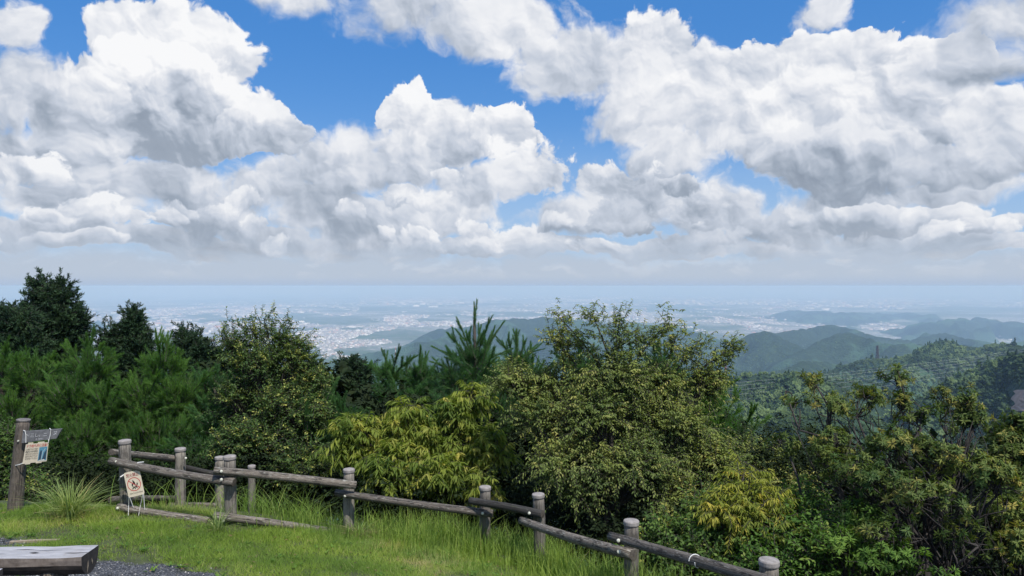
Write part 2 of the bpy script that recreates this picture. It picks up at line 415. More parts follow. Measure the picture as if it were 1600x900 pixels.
def terrain_material():
    m, g, bs, out = material('forest floor and far hills')
    geo = g.node('ShaderNodeNewGeometry'); pos = geo.outputs['Position']
    sep = g.node('ShaderNodeSeparateXYZ'); g.l.new(pos, sep.inputs[0])
    # near: leaf litter and soil
    n = g.noise(pos, 3.0, 6, 0.6)
    soil = g.ramp(n, [(0.3, (.012, .012, .008)), (0.55, (.03, .028, .016)), (0.75, (.05, .06, .022))])
    # wooded hills
    c1 = g.noise(pos, 0.0035, 6, 0.6); c2 = g.vor(pos, 0.07, 2, 0.5)
    c3 = g.noise(pos, 0.012, 5, 0.7)
    wood = g.mix(g.sm(c1, 0.44, 0.56), (.030, .060, .024), (.090, .140, .045))
    wood = g.mix(g.sm(c3, 0.40, 0.62, 0, .7), wood, (.13, .18, .06))
    wood = g.mix(g.sm(c2, 0.25, 0.62), wood, (.012, .022, .012))
    wood = g.mix(g.sm(g.noise(pos, 0.0016, 4, .6), .5, .56, 0, .75), wood, (.030, .058, .034))
    wood = g.mix(g.sm(g.noise(pos, .022, 3, .7), .52, .62, 0, .6), wood, (.022, .040, .024))
    wood = g.mix(1.0, wood, (2.3, 2.3, 2.2), 'MULTIPLY')
    # cultivated and built plain, patchwork of fields, woods and streets
    flat = g.v('MULTIPLY', pos, (1, 1, 0))
    p1 = g.noise(flat, 0.00030, 6, 0.62); p2 = g.vor(flat, 0.0032, 2, 0.6, out='Color')
    sepc = g.node('ShaderNodeSeparateColor'); g.l.new(p2, sepc.inputs[0])
    fields = g.ramp(sepc.outputs[0], [(0.0, (.05, .09, .035)), (0.4, (.10, .15, .06)), (0.6, (.17, .18, .15)), (0.8, (.30, .30, .29)), (1.0, (.12, .17, .08))])
    roofs = g.noise(flat, 0.012, 5, 0.8)
    built = g.mix(g.sm(roofs, 0.5, 0.62), (.16, .17, .16), (.62, .62, .62))
    ed = g.vor(flat, 0.0011, 1, 0.5, 'DISTANCE_TO_EDGE')
    built = g.mix(g.sm(ed, 0.012, 0.03, 0.8, 0.0), built, (.42, .42, .41))
    plain = g.mix(g.sm(p1, 0.46, 0.56), g.mix(0.6, fields, (.035, .065, .03)), g.mix(g.sm(sepc.outputs[1], .35, .65), fields, built))
    isplain = g.sm(sep.outputs[2], PLAIN + 14, PLAIN + 3, 0.0, 1.0)
    dist = g.v('LENGTH', pos)
    colr = g.mix(g.sm(dist, 60, 200), soil, wood)
    colr = g.mix(isplain, colr, plain)
    g.l.new(colr, bs.inputs['Base Color'])
    bs.inputs['Roughness'].default_value = 0.9; bs.inputs['Specular IOR Level'].default_value = 0.15
    hb = g.m('ADD', g.m('MULTIPLY', c2, -8.0), g.m('MULTIPLY', g.noise(pos, 0.03, 4, .6), 14.0))
    bump(g, bs, g.m('MULTIPLY', hb, g.sm(isplain, 0, 1, 1, 0.0)), 0.9, 1.0)
    return m

def lawn_material():
    m, g, bs, out = material('lawn soil and gravel')
    geo = g.node('ShaderNodeNewGeometry'); pos = geo.outputs['Position']
    at = g.node('ShaderNodeAttribute', attribute_name='gravel')
    n = g.noise(pos, 9.0, 6, 0.6)
    soil = g.ramp(n, [(0.3, (.030, .034, .014)), (0.55, (.060, .075, .022)), (0.8, (.09, .10, .035))])
    v = g.vor(pos, 60.0, 0, out='Color'); vd = g.vor(pos, 60.0)
    s = g.node('ShaderNodeSeparateColor'); g.l.new(v, s.inputs[0])
    grav = g.ramp(s.outputs[0], [(0.0, (.035, .038, .045)), (0.5, (.075, .080, .095)), (0.85, (.13, .135, .15)), (1.0, (.30, .30, .30))])
    grav = g.mix(g.sm(vd, 0.3, 0.75), grav, (.02, .022, .026))
    f = g.sm(g.m('MULTIPLY_ADD', g.m('SUBTRACT', n, .5), 0.7, at.outputs['Fac']), 0.42, 0.58)
    g.l.new(g.mix(f, soil, grav), bs.inputs['Base Color'])
    bs.inputs['Roughness'].default_value = 0.85
    bump(g, bs, g.m('ADD', g.m('MULTIPLY', vd, -0.6), n), 0.8, 0.012)
    return m

def gravel_mask(x, y):
    """1 where the lawn gives way to dark gravel"""
    xe = np.interp(y, [4.5, 5.6, 6.0, 6.6, 7.4], [0.5, -1.2, -2.3, -3.5, -4.6])
    a = 1 / (1 + np.exp(-((np.interp(x, [-8, -5, -3.9, -2.8, -2.2, -1.5, -.8, .6], [7.0, 6.85, 6.72, 6.66, 6.48, 6.34, 6.2, 5.2]) - y)) * 14))
    b = np.exp(-(((x + 6.0) / 1.5) ** 2 + ((y - 7.45) / .35) ** 2) * 1.3)
    strip = np.exp(-(((x + 3.6) / 1.5) ** 2 + ((y - 6.75) / .16) ** 2) * 1.2) * .75
    return np.clip(np.maximum(np.maximum(a, b), strip), 0, 1)

def build_terrain():
    azs = np.concatenate([np.arange(-180, -44, 3.0), np.arange(-44, 44.01, 0.19), np.arange(47, 180, 3.0)])
    rs = [0.3]
    while rs[-1] < 150000: rs.append(rs[-1] * (1.045 if rs[-1] > 12000 or 16 < rs[-1] < 400 else 1.02 if rs[-1] > 16 else 1.03))
    rs = np.array(rs)
    A, R = np.meshgrid(np.radians(azs), rs)
    X = R * np.sin(A); Y = R * np.cos(A); Z = height(X, Y)
    na, nr = len(azs), len(rs)
    V = np.stack([X, Y, Z], -1).reshape(-1, 3)
    V = np.vstack([V, [[0, 0, float(height(0, 0))]]])
    i, j = np.meshgrid(np.arange(nr - 1), np.arange(na), indexing='ij'); j2 = (j + 1) % na
    Q = np.stack([i * na + j, i * na + j2, (i + 1) * na + j2, (i + 1) * na + j], -1).reshape(-1, 4)[:, ::-1]
    c = len(V) - 1
    cx = V[Q].mean(1)
    near = (np.hypot(cx[:, 0], cx[:, 1]) < 16)
    mats = [terrain_material(), lawn_material()]
    def sub(sel, name, mat, extra=False, at=None):
        q = Q[sel]; used = np.unique(q); mp = np.zeros(len(V), int); mp[used] = np.arange(len(used))
        vv = V[used]; fq = mp[q]
        o = mesh_obj(name, vv, fq, mat, smooth=True, attrs={'gravel': gravel_mask(vv[:, 0], vv[:, 1])} if name == 'lawn_ground' else None)
        o['kind'] = 'structure'
        return o
    yf = np.interp(cx[:, 0], FENCE_X, FENCE_Y) + 1.1
    lawn = near & (cx[:, 1] < yf)
    sub(lawn, 'lawn_ground', mats[1])
    sub(~lawn, 'terrain', mats[0])

build_terrain()

# ------------------------------------------------------------------ haze
def build_haze():
    m = bpy.data.materials.new('pale summer haze'); m.use_nodes = True
    g = NT(m.node_tree); g.n.clear()
    out = g.node('ShaderNodeOutputMaterial'); v = g.node('ShaderNodeVolumePrincipled')
    v.inputs['Color'].default_value = HAZE_COL
    v.inputs['Absorption Color'].default_value = (.46, .46, .46, 1)
    v.inputs['Density'].default_value = HAZE_DENSITY
    v.inputs['Anisotropy'].default_value = 0.0
    g.l.new(v.outputs[0], out.inputs['Volume'])
    b = Mesh(); s = 320000.0; top, bot = 16.0, PLAIN - 6
    b.box((0, 0, (top + bot) / 2), s, s, top - bot)
    o = b.build('haze', m); o['kind'] = 'stuff'
    tag(o, 'pale blue summer haze lying over the plain and hills', 'haze')
HAZE_COL = (0.41, 0.60, 0.88, 1.0)
HAZE_DENSITY = 8.0e-5
build_haze()

# ------------------------------------------------------------------ wooded hills: crowns instanced over the slopes
def foliage_far(name, lo, hi, rnd=True):
    m, g, bs, out = material(name)
    geo = g.node('ShaderNodeNewGeometry'); oi = g.node('ShaderNodeObjectInfo')
    tcn = g.node('ShaderNodeTexCoord')
    c = g.mix(oi.outputs['Random'], lo, hi)
    n = g.noise(geo.outputs['Position'], 0.9, 3, 0.6)
    c = g.mix(g.sm(n, .35, .7), c, tuple(u * 1.5 for u in hi))
    big = g.noise(geo.outputs['Position'], 0.006, 3, 0.6)
    c = g.mix(g.sm(big, .42, .60), c, tuple(u * 0.8 for u in lo), 'MIX')
    g.l.new(c, bs.inputs['Base Color']); bs.inputs['Roughness'].default_value = 0.85; bs.inputs['Specular IOR Level'].default_value = 0.1
    bump(g, bs, g.noise(geo.outputs['Position'], 1.6, 3, .6), 0.9, 0.6)
    return m

def build_forest(name, pts, scl, variant, mats, kind_label):
    me = bpy.data.meshes.new(name)
    me.vertices.add(len(pts)); me.vertices.foreach_set('co', np.asarray(pts, np.float32).ravel())
    for k, v in (('scl', scl), ('var', variant)):
        a = me.attributes.new(k, 'FLOAT', 'POINT'); a.data.foreach_set('value', np.asarray(v, np.float32))
    o = bpy.data.objects.new(name, me); COL.objects.link(o); o['kind'] = 'stuff'
    tag(o, kind_label, 'forest')
    ng = bpy.data.node_groups.new('forest crowns', 'GeometryNodeTree')
    ng.interface.new_socket('Geometry', in_out='INPUT', socket_type='NodeSocketGeometry')
    ng.interface.new_socket('Geometry', in_out='OUTPUT', socket_type='NodeSocketGeometry')
    N = ng.nodes; L = ng.links
    gi = N.new('NodeGroupInput'); go = N.new('NodeGroupOutput'); join = N.new('GeometryNodeJoinGeometry')
    for k in range(6):
        conif = k >= 4
        if conif:
            s = N.new('GeometryNodeMeshCone'); s.inputs['Vertices'].default_value = 14; s.inputs['Side Segments'].default_value = 9
            s.inputs['Radius Top'].default_value = 0.02; s.inputs['Radius Bottom'].default_value = 0.8; s.inputs['Depth'].default_value = 2.0
        else:
            s = N.new('GeometryNodeMeshIcoSphere'); s.inputs['Subdivisions'].default_value = 4
        sp = N.new('GeometryNodeSetPosition'); nz = N.new('ShaderNodeTexNoise'); vo = N.new('ShaderNodeTexVoronoi')
        nz.noise_dimensions = '4D'; nz.inputs['W'].default_value = k * 3.7; nz.inputs['Scale'].default_value = 1.7; nz.inputs['Detail'].default_value = 3
        vo.voronoi_dimensions = '4D'; vo.inputs['W'].default_value = k * 1.9; vo.inputs['Scale'].default_value = 2.0
        nm = N.new('GeometryNodeInputNormal'); posn = N.new('GeometryNodeInputPosition'); L.new(posn.outputs[0], nz.inputs['Vector']); L.new(posn.outputs[0], vo.inputs['Vector'])
        a = N.new('ShaderNodeMath'); a.operation = 'SUBTRACT'; L.new(nz.outputs[0], a.inputs[0]); L.new(vo.outputs['Distance'], a.inputs[1])
        b = N.new('ShaderNodeVectorMath'); b.operation = 'SCALE'; L.new(nm.outputs[0], b.inputs[0])
        c = N.new('ShaderNodeMath'); c.operation = 'MULTIPLY'; L.new(a.outputs[0], c.inputs[0]); c.inputs[1].default_value = 0.95
        L.new(c.outputs[0], b.inputs['Scale'])
        L.new(s.outputs[0], sp.inputs['Geometry']); L.new(b.outputs[0], sp.inputs['Offset'])
        mt = N.new('GeometryNodeSetMaterial'); mt.inputs['Material'].default_value = mats[1 if conif else 0]
        L.new(sp.outputs[0], mt.inputs[0])
        gin = N.new('GeometryNodeGeometryToInstance'); L.new(mt.outputs[0], gin.inputs[0]); L.new(gin.outputs[0], join.inputs[0])
    iop = N.new('GeometryNodeInstanceOnPoints'); iop.inputs['Pick Instance'].default_value = True
    av = N.new('GeometryNodeInputNamedAttribute'); av.data_type = 'FLOAT'; av.inputs[0].default_value = 'var'
    asx = N.new('GeometryNodeInputNamedAttribute'); asx.data_type = 'FLOAT'; asx.inputs[0].default_value = 'scl'
    rv = N.new('FunctionNodeRandomValue'); rv.data_type = 'FLOAT_VECTOR'; rv.inputs[0].default_value = (0, 0, 0); rv.inputs[1].default_value = (0.15, 0.15, 6.28)
    L.new(gi.outputs[0], iop.inputs['Points']); L.new(join.outputs[0], iop.inputs['Instance'])
    L.new(av.outputs[0], iop.inputs['Instance Index']); L.new(asx.outputs[0], iop.inputs['Scale']); L.new(rv.outputs[0], iop.inputs['Rotation'])
    L.new(iop.outputs[0], go.inputs[0])
    md = o.modifiers.new('crowns', 'NODES'); md.node_group = ng
    return o

FOR_MATS = [foliage_far('broadleaved crowns', (.050, .086, .036), (.110, .155, .060)), foliage_far('cedar crowns', (.026, .052, .024), (.050, .086, .036))]

def scatter_forest():
    rng = np.random.RandomState(3)
    # right-hand hills and the strip seen between the near trees
    n = 150000
    r = np.sqrt(rng.rand(n)) * 2350 + 0; r = np.where(r < 130, 130 + rng.rand(n) * 500, r)
    az = rng.uniform(0.20, 0.66, n)
    x = r * np.sin(az); y = r * np.cos(az)
    z = height(x, y)
    px = 800 + x / y * F; py = HY - (z - CZ) / y * F
    # thin by the spacing of real crowns
    cell = 7.0 + 2.5 * (r > 1500)
    key = np.floor(x / cell).astype(int) * 100003 + np.floor(y / cell).astype(int)
    _, idx = np.unique(key, return_index=True)
    sel = np.zeros(n, bool); sel[idx] = True
    sel &= rng.rand(n) < .80
    x = x + rng.normal(0, 2.2, n); y = y + rng.normal(0, 2.2, n); z = height(x, y)
    sel &= (px > 1060) & (px < 1680)
    sel &= ~((px > 1576) & (py > 606) & (py < 664))
    x, y, z, r = x[sel], y[sel], z[sel], r[sel]
    con = fbm(x / 260 + 2, y / 260, 3) > 0.60
    ppx = 800 + x / y * F
    con = np.where(r > 1450, ~((ppx > 1425) & (ppx < 1505)) & (rng.rand(len(x)) < .9), con)
    s = np.where(con, rng.uniform(2.4, 3.6, len(x)), rng.uniform(2.6, 7.6, len(x))) * np.where(r > 1500, 1.3, 1.0)
    var = np.where(con, rng.randint(4, 6, len(x)), rng.randint(0, 4, len(x)))
    z = z + s * np.where(con, .3, .35)
    build_forest('forest', np.stack([x, y, z], 1), s, var, FOR_MATS, 'wooded hills of rounded green tree crowns below the right side of the summit')
    print('forest crowns', len(x))
scatter_forest()

# ------------------------------------------------------------------ towns on the plain
def build_towns():
    rng = np.random.RandomState(5)
    # px0, px1, py0, py1, number, width range in metres, height
    areas = [(470, 620, 496, 545, 3400, 14, 46, 12), (600, 760, 486, 512, 2600, 18, 60, 16), (760, 1010, 480, 503, 2600, 24, 70, 16), (1000, 1260, 486, 522, 5200, 18, 60, 12),
             (1240, 1420, 500, 522, 1800, 18, 60, 12), (1420, 1600, 512, 542, 700, 16, 50, 10), (1000, 1600, 456, 486, 3400, 50, 190, 30), (200, 560, 470, 500, 2400, 30, 110, 18),
             (560, 1000, 455, 480, 2800, 50, 190, 30), (130, 560, 462, 540, 2800, 30, 130, 18), (1170, 1290, 517, 534, 300, 14, 40, 10), (500, 560, 535, 562, 420, 12, 34, 9), (1280, 1340, 506, 514, 160, 30, 90, 12)]
    V = []; Fc = []; T = []; n = 0
    for (x0, x1, y0, y1, num, w0, w1, hh) in areas:
        px = rng.uniform(x0, x1, num * 3); d0 = F * (CZ - PLAIN) / (y1 - HY); d1 = F * (CZ - PLAIN) / (y0 - HY)
        py = rng.triangular(y0, (y0 + y1) / 2, y1, num * 3)
        d = F * (CZ - PLAIN) / (py - HY)
        x = (px - 800) / F * d; y = d
        dens = fbm(x / 1300 + 40, y / 2600 + 4, 5) + 0.5 * (fbm(x / 420, y / 900, 3) - .5)
        keep = np.where(dens > 0.50)[0][:int(num * .8)]
        x, y = x[keep], y[keep]; z = height(x, y)
        ok = z < PLAIN + 25
        x, y, z = x[ok], y[ok], z[ok]; k = len(x)
        w = w0 + (w1 - w0) * rng.rand(k) ** 2.2; dp = w * rng.uniform(.5, 1.3, k); h = hh * (.4 + rng.rand(k) ** 2 * 1.3)
        rot = rng.uniform(-.5, .5, k)
        c, s = np.cos(rot), np.sin(rot)
        P8 = []
        for zz in (-6, 1):
            for sx, sy in ((-.5, -.5), (.5, -.5), (.5, .5), (-.5, .5)):
                lx, ly = w * sx, dp * sy
                P8.append(np.stack([x + lx * c - ly * s, y + lx * s + ly * c, z + (h if zz > 0 else zz)], 1))
        P8 = np.stack(P8, 1)
        V.append(P8.reshape(-1, 3))
        q = np.array([[4, 5, 6, 7], [0, 1, 5, 4], [1, 2, 6, 5], [2, 3, 7, 6], [3, 0, 4, 7]])
        Fc.append((np.arange(k)[:, None, None] * 8 + q[None] + n).reshape(-1, 4)); n += k * 8
        T.append(np.repeat(rng.rand(k), 8))
    m, g, bs, out = material('pale painted walls and roofs')
    at = g.node('ShaderNodeAttribute', attribute_name='tint')
    c = g.ramp(at.outputs['Fac'], [(0.0, (.20, .21, .22)), (0.35, (.30, .30, .29)), (0.62, (.48, .47, .45)), (0.85, (.78, .78, .78)), (0.93, (.48, .28, .22)), (1.0, (.26, .34, .46))])
    g.l.new(c, bs.inputs['Base Color']); bs.inputs['Roughness'].default_value = 0.7
    o = mesh_obj('town_buildings', np.vstack(V), np.vstack(Fc), m, attrs={'tint': np.concatenate(T)}, kind='stuff')
    tag(o, 'countless tiny pale town buildings spread across the hazy plain', 'town')
build_towns()
# ------------------------------------------------------------------ plants near the summit
def unit(a): return a / np.maximum(np.linalg.norm(a, axis=-1, keepdims=True), 1e-9)

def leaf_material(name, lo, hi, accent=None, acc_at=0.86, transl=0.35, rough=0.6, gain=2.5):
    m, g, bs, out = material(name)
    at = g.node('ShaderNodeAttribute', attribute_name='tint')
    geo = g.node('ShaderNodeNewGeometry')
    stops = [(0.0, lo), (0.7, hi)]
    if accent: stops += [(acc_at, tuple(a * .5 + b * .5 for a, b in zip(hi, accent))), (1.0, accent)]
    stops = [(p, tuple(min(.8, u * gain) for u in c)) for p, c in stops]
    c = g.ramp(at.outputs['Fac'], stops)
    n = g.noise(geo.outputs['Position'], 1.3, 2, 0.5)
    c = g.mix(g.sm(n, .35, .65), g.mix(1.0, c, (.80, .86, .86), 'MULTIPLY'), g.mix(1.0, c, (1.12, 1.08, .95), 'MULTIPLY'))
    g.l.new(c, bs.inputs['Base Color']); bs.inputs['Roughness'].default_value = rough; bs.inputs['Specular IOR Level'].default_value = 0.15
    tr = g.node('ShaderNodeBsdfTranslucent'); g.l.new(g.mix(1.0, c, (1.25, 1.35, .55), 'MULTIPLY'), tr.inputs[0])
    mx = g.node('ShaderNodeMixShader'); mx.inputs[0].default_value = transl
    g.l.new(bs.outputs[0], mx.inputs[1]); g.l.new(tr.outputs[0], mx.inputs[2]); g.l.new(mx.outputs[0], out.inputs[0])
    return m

def bark_material(name, lo, hi, scale=14.0):
    m, g, bs, out = material(name)
    tc = g.node('ShaderNodeTexCoord')
    n = g.noise(g.v('MULTIPLY', tc.outputs['Object'], (1, 1, .25)), scale, 6, .65)
    g.l.new(g.ramp(n, [(.3, lo), (.7, hi)]), bs.inputs['Base Color']); bs.inputs['Roughness'].default_value = .9
    bump(g, bs, n, .8, .02)
    return m

def leaf_quads(pos, d, nrm, ln, wd, fold=0.15):
    """folded rhombic leaves: 4 vertices, 2 triangles each"""
    d = unit(d); s = unit(np.cross(d, nrm)); u = np.cross(s, d)
    ln = ln[:, None]; wd = wd[:, None]
    mid = pos + d * ln * .45
    V = np.stack([pos, mid + s * wd * .5 + u * wd * fold, pos + d * ln - u * ln * .10, mid - s * wd * .5 + u * wd * fold], 1)
    n = len(pos); b = np.arange(n)[:, None] * 4
    Fc = np.concatenate([b + np.array([[0, 1, 2]]), b + np.array([[0, 2, 3]])], 1).reshape(-1, 3)
    return V.reshape(-1, 3), Fc

def needle_tris(pos, d, ln, wd, rng):
    d = unit(d); r = unit(rng.normal(size=d.shape)); s = unit(np.cross(d, r))
    V = np.stack([pos - s * wd[:, None] * .5, pos + s * wd[:, None] * .5, pos + d * ln[:, None]], 1)
    return V.reshape(-1, 3), np.arange(len(pos) * 3).reshape(-1, 3)

def stick_prisms(A, B, ra, rb):
    """thin three-sided twigs from A to B"""
    d = unit(B - A); ref = np.where(np.abs(d[:, 2:3]) > .9, np.array([[1., 0, 0]]), np.array([[0, 0, 1.]]))
    s = unit(np.cross(d, ref)); u = np.cross(s, d); V = []
    for P0, r in ((A, ra), (B, rb)):
        for k in range(3):
            th = 2.094 * k
            V.append(P0 + (s * math.cos(th) + u * math.sin(th)) * np.asarray(r).reshape(-1, 1))
    V = np.stack(V, 1); n = len(A); b = np.arange(n)[:, None, None] * 6
    q = np.array([[0, 1, 4, 3], [1, 2, 5, 4], [2, 0, 3, 5]])
    return V.reshape(-1, 3), (b + q[None]).reshape(-1, 4)

def bez(a, c, b, n):
    return [a * (1 - t) ** 2 + c * 2 * t * (1 - t) + b * t ** 2 for t in [i / n for i in range(n + 1)]]

def along(S, D, L, sag, t):
    return S + D * (L * t)[:, None] + np.array([0, 0, -1.0]) * (sag * (L * t) ** 2)[:, None]

SPEC = {}
def species(f): SPEC[f.__name__] = f; return f

def spread_dirs(D, n, ang, rng, up=0.0):
    """n directions around each D"""
    R = np.repeat(D, n, 0) + rng.normal(size=(len(D) * n, 3)) * ang
    R[:, 2] += up
    return unit(R)

@species
def pine(C, O, rng, k=1.0, shoots=6, per=80, nl=.10, sl=(.18, .36), up=.55):
    D = spread_dirs(unit(O * .8 + np.array([0, 0, .35])), shoots, .55, rng, up)
    S = np.repeat(C, shoots, 0) + rng.normal(size=(len(D), 3)) * .05 * k
    L = rng.uniform(*sl, len(D)) * k
    tw = stick_prisms(S, S + D * L[:, None], .007 * k, .004 * k)
    tt = np.tile(np.linspace(.0, 1., per), len(D)) + rng.uniform(-.01, .01, per * len(D))
    Dr = np.repeat(D, per, 0); Lr = np.repeat(L, per)
    pos = np.repeat(S, per, 0) + Dr * (Lr * tt)[:, None]
    side = unit(np.cross(Dr, rng.normal(size=Dr.shape)))
    dd = Dr * (.62 + .5 * tt[:, None]) + side * .62
    V, Fc = needle_tris(pos, dd, nl * k * rng.uniform(.75, 1.1, len(pos)), np.full(len(pos), .0055 * k), rng)
    tint = np.repeat(np.clip(np.repeat(rng.normal(.42, .18, len(D)), per) + rng.normal(0, .1, len(pos)), 0, 1), 3)
    return V, Fc, tint, tw

@species
def cedar(C, O, rng, k=1.0, shoots=9, per=26):
    D = spread_dirs(unit(O + np.array([0, 0, .15])), shoots, .55, rng, .25)
    S = np.repeat(C, shoots, 0) + rng.normal(size=(len(D), 3)) * .10 * k
    L = rng.uniform(.14, .34, len(D)) * k
    tw = stick_prisms(S, S + D * L[:, None], .008, .005)
    tt = np.tile(np.linspace(0, 1, per), len(D))
    Dr = np.repeat(D, per, 0); Lr = np.repeat(L, per)
    pos = along(np.repeat(S, per, 0), Dr, Lr, .5, tt)
    side = unit(np.cross(Dr, rng.normal(size=Dr.shape)))
    V, Fc = leaf_quads(pos, Dr * .8 + side * .7, rng.normal(size=Dr.shape), rng.uniform(.05, .10, len(pos)) * k, np.full(len(pos), .022 * k))
    tint = np.repeat(np.clip(np.repeat(rng.normal(.4, .2, len(D)), per) + rng.normal(0, .12, len(pos)), 0, 1), 4)
    return V, Fc, tint, tw

def candle(pts, rng, nl=.088):
    """one upright pine shoot, needles pressed forward along its whole length"""
    P0 = np.array([tuple(p) for p in pts]); seg = np.linalg.norm(np.diff(P0, axis=0), axis=1); cum = np.concatenate([[0], np.cumsum(seg)])
    n = int(cum[-1] * 760); t = rng.uniform(.0, 1, n) * cum[-1]
    pos = np.stack([np.interp(t, cum, P0[:, k]) for k in range(3)], 1); k = np.clip(np.searchsorted(cum, t) - 1, 0, len(seg) - 1)
    T = unit(np.diff(P0, axis=0))[k]; side = unit(np.cross(T, rng.normal(size=T.shape)))
    fr = (t / cum[-1])[:, None]
    V, Fc = needle_tris(pos, T * (.75 + .6 * fr) + side * (.75 - .25 * fr), nl * rng.uniform(.7, 1.15, n) * (1.15 - .35 * fr[:, 0]), np.full(n, .0058), rng)
    return V, Fc, np.repeat(np.clip(rng.normal(.45, .14, n), 0, 1), 3)

def broad(C, O, rng, shoots, per, tl, ll, lw, ang, sag, droop, up, spread, acc, k=1.0, jit=.06, flat=1.0, tip_only=0.0):
    D = spread_dirs(unit(O), shoots, spread, rng, up)
    S = np.repeat(C, shoots, 0) + rng.normal(size=(len(D), 3)) * jit
    L = rng.uniform(tl[0], tl[1], len(D))
    E = along(S, D, L, np.full(len(D), sag), np.ones(len(D)))
    M = along(S, D, L, np.full(len(D), sag), np.full(len(D), .5))
    a = stick_prisms(S, M, .005 * k, .004 * k); b = stick_prisms(M, E, .004 * k, .002 * k)
    tw = (np.vstack([a[0], b[0]]), np.vstack([a[1], b[1] + len(a[0])]))
    n = len(D) * per
    tt = np.tile(np.linspace(.12 + tip_only, 1., per), len(D)) + rng.uniform(-.03, .03, n)
    Dr = np.repeat(D, per, 0).copy(); Lr = np.repeat(L, per)
    pos = along(np.repeat(S, per, 0), Dr, Lr, np.full(n, sag), tt)
    Dr[:, 2] -= 2 * sag * Lr * tt
    Dr = unit(Dr)
    side = unit(np.cross(Dr, np.array([0, 0, 1.]) + rng.normal(size=Dr.shape) * (1.2 - flat)))
    side *= np.tile(np.where(np.arange(per) % 2, 1., -1.), len(D))[:, None]
    dd = Dr * math.cos(ang) + side * math.sin(ang) + rng.normal(size=Dr.shape) * .22
    dd[:, 2] -= droop
    nrm = np.array([0, 0, 1.]) + rng.normal(size=Dr.shape) * .38
    V, Fc = leaf_quads(pos, dd, nrm, rng.uniform(ll * .7, ll * 1.15, n), rng.uniform(lw * .8, lw * 1.1, n))
    base = np.clip(rng.normal(.42, .17, len(D)), 0, .8) + (rng.rand(len(D)) < acc) * rng.uniform(.3, .55, len(D))
    tint = np.repeat(np.clip(np.repeat(base, per) + rng.normal(0, .08, n), 0, 1), 4)
    return V, Fc, tint, tw

@species
def oak(C, O, rng, k=1.0, acc=.05):
    return broad(C, O, rng, 7, 9, (.12, .32), .062 * k, .028 * k, 1.0, .5, .15, .35, .75, acc, jit=.10, flat=.7)
@species
def hornbeam(C, O, rng, k=1.0, acc=.10, tl=(.22, .42), sh=6, per=13):
    return broad(C, O, rng, sh, per, tl, .056 * k, .022 * k, .95, .75, .55, .30, .60, acc, jit=.08, flat=.95)
@species
def chestnut(C, O, rng, k=1.0, acc=.12):
    return broad(C, O, rng, 4, 14, (.16, .36), .15 * k, .029 * k, .90, 1.1, .85, .25, .55, acc, jit=.06, flat=.95, tip_only=.1)
@species
def rosette(C, O, rng, k=1.0, acc=.22):
    """whorls of narrow leaves at the tips of bare twigs"""
    sh = 4
    D = spread_dirs(unit(O), sh, .65, rng, .65)
    S = np.repeat(C, sh, 0) + rng.normal(size=(len(D), 3)) * .02
    L = rng.uniform(.06, .20, len(D)); E = S + D * L[:, None]
    tw = stick_prisms(S, E, .0055, .0035)
    per = 17; n = len(D) * per
    Dr = np.repeat(D, per, 0); side = unit(np.cross(Dr, rng.normal(size=Dr.shape)))
    lift = rng.uniform(-.25, .75, n)[:, None]
    dd = side + Dr * lift; dd[:, 2] -= .12
    pos = np.repeat(E, per, 0) - Dr * rng.uniform(0, .05, n)[:, None]
    V, Fc = leaf_quads(pos, dd, Dr, rng.uniform(.045, .078, n) * k, rng.uniform(.013, .019, n) * k)
    base = np.clip(rng.normal(.40, .16, len(D)), 0, .75) + (rng.rand(len(D)) < acc) * rng.uniform(.3, .6, len(D))
    tint = np.repeat(np.clip(np.repeat(base, per) + rng.normal(0, .09, n), 0, 1), 4)
    return V, Fc, tint, tw

REACH = dict(pine=(.20, .5), cedar=(.14, .3), oak=(.16, .3), hornbeam=(.24, .3), chestnut=(.18, .2), rosette=(.13, .4))
def pads(c, r, n, rng, per=8, flat=.42):
    """clusters gathered on flattened shelves of foliage, with gaps between"""
    m = max(2, int(round(n / per))); d = unit(rng.normal(size=(m, 3))); pc = c + d * (rng.rand(m) ** .4)[:, None] * r * .82
    w = rng.dirichlet(np.ones(m) * 3); idx = rng.choice(m, n, p=w)
    pr = max(.10, float(np.mean(r)) * 1.5 / m ** .45)
    off = rng.normal(size=(n, 3)) * .5 * pr * np.array([1, 1, flat])
    slope = (pc[idx] - c) * .25; C = pc[idx] + off; C[:, 2] -= np.abs(off[:, 0]) * .25
    return C, unit((C - c) / r + np.array([0, 0, .25]) + off * 2), rng.normal(0, .13, m)[idx]

def in_lobe(c, r, n, rng, shell=.55):
    d = unit(rng.normal(size=(n, 3)))
    rad = shell + (1 - shell) * rng.rand(n) ** .6
    inner = rng.rand(n) < .22; rad = np.where(inner, rad * .6, rad)
    return c + d * rad[:, None] * r, d

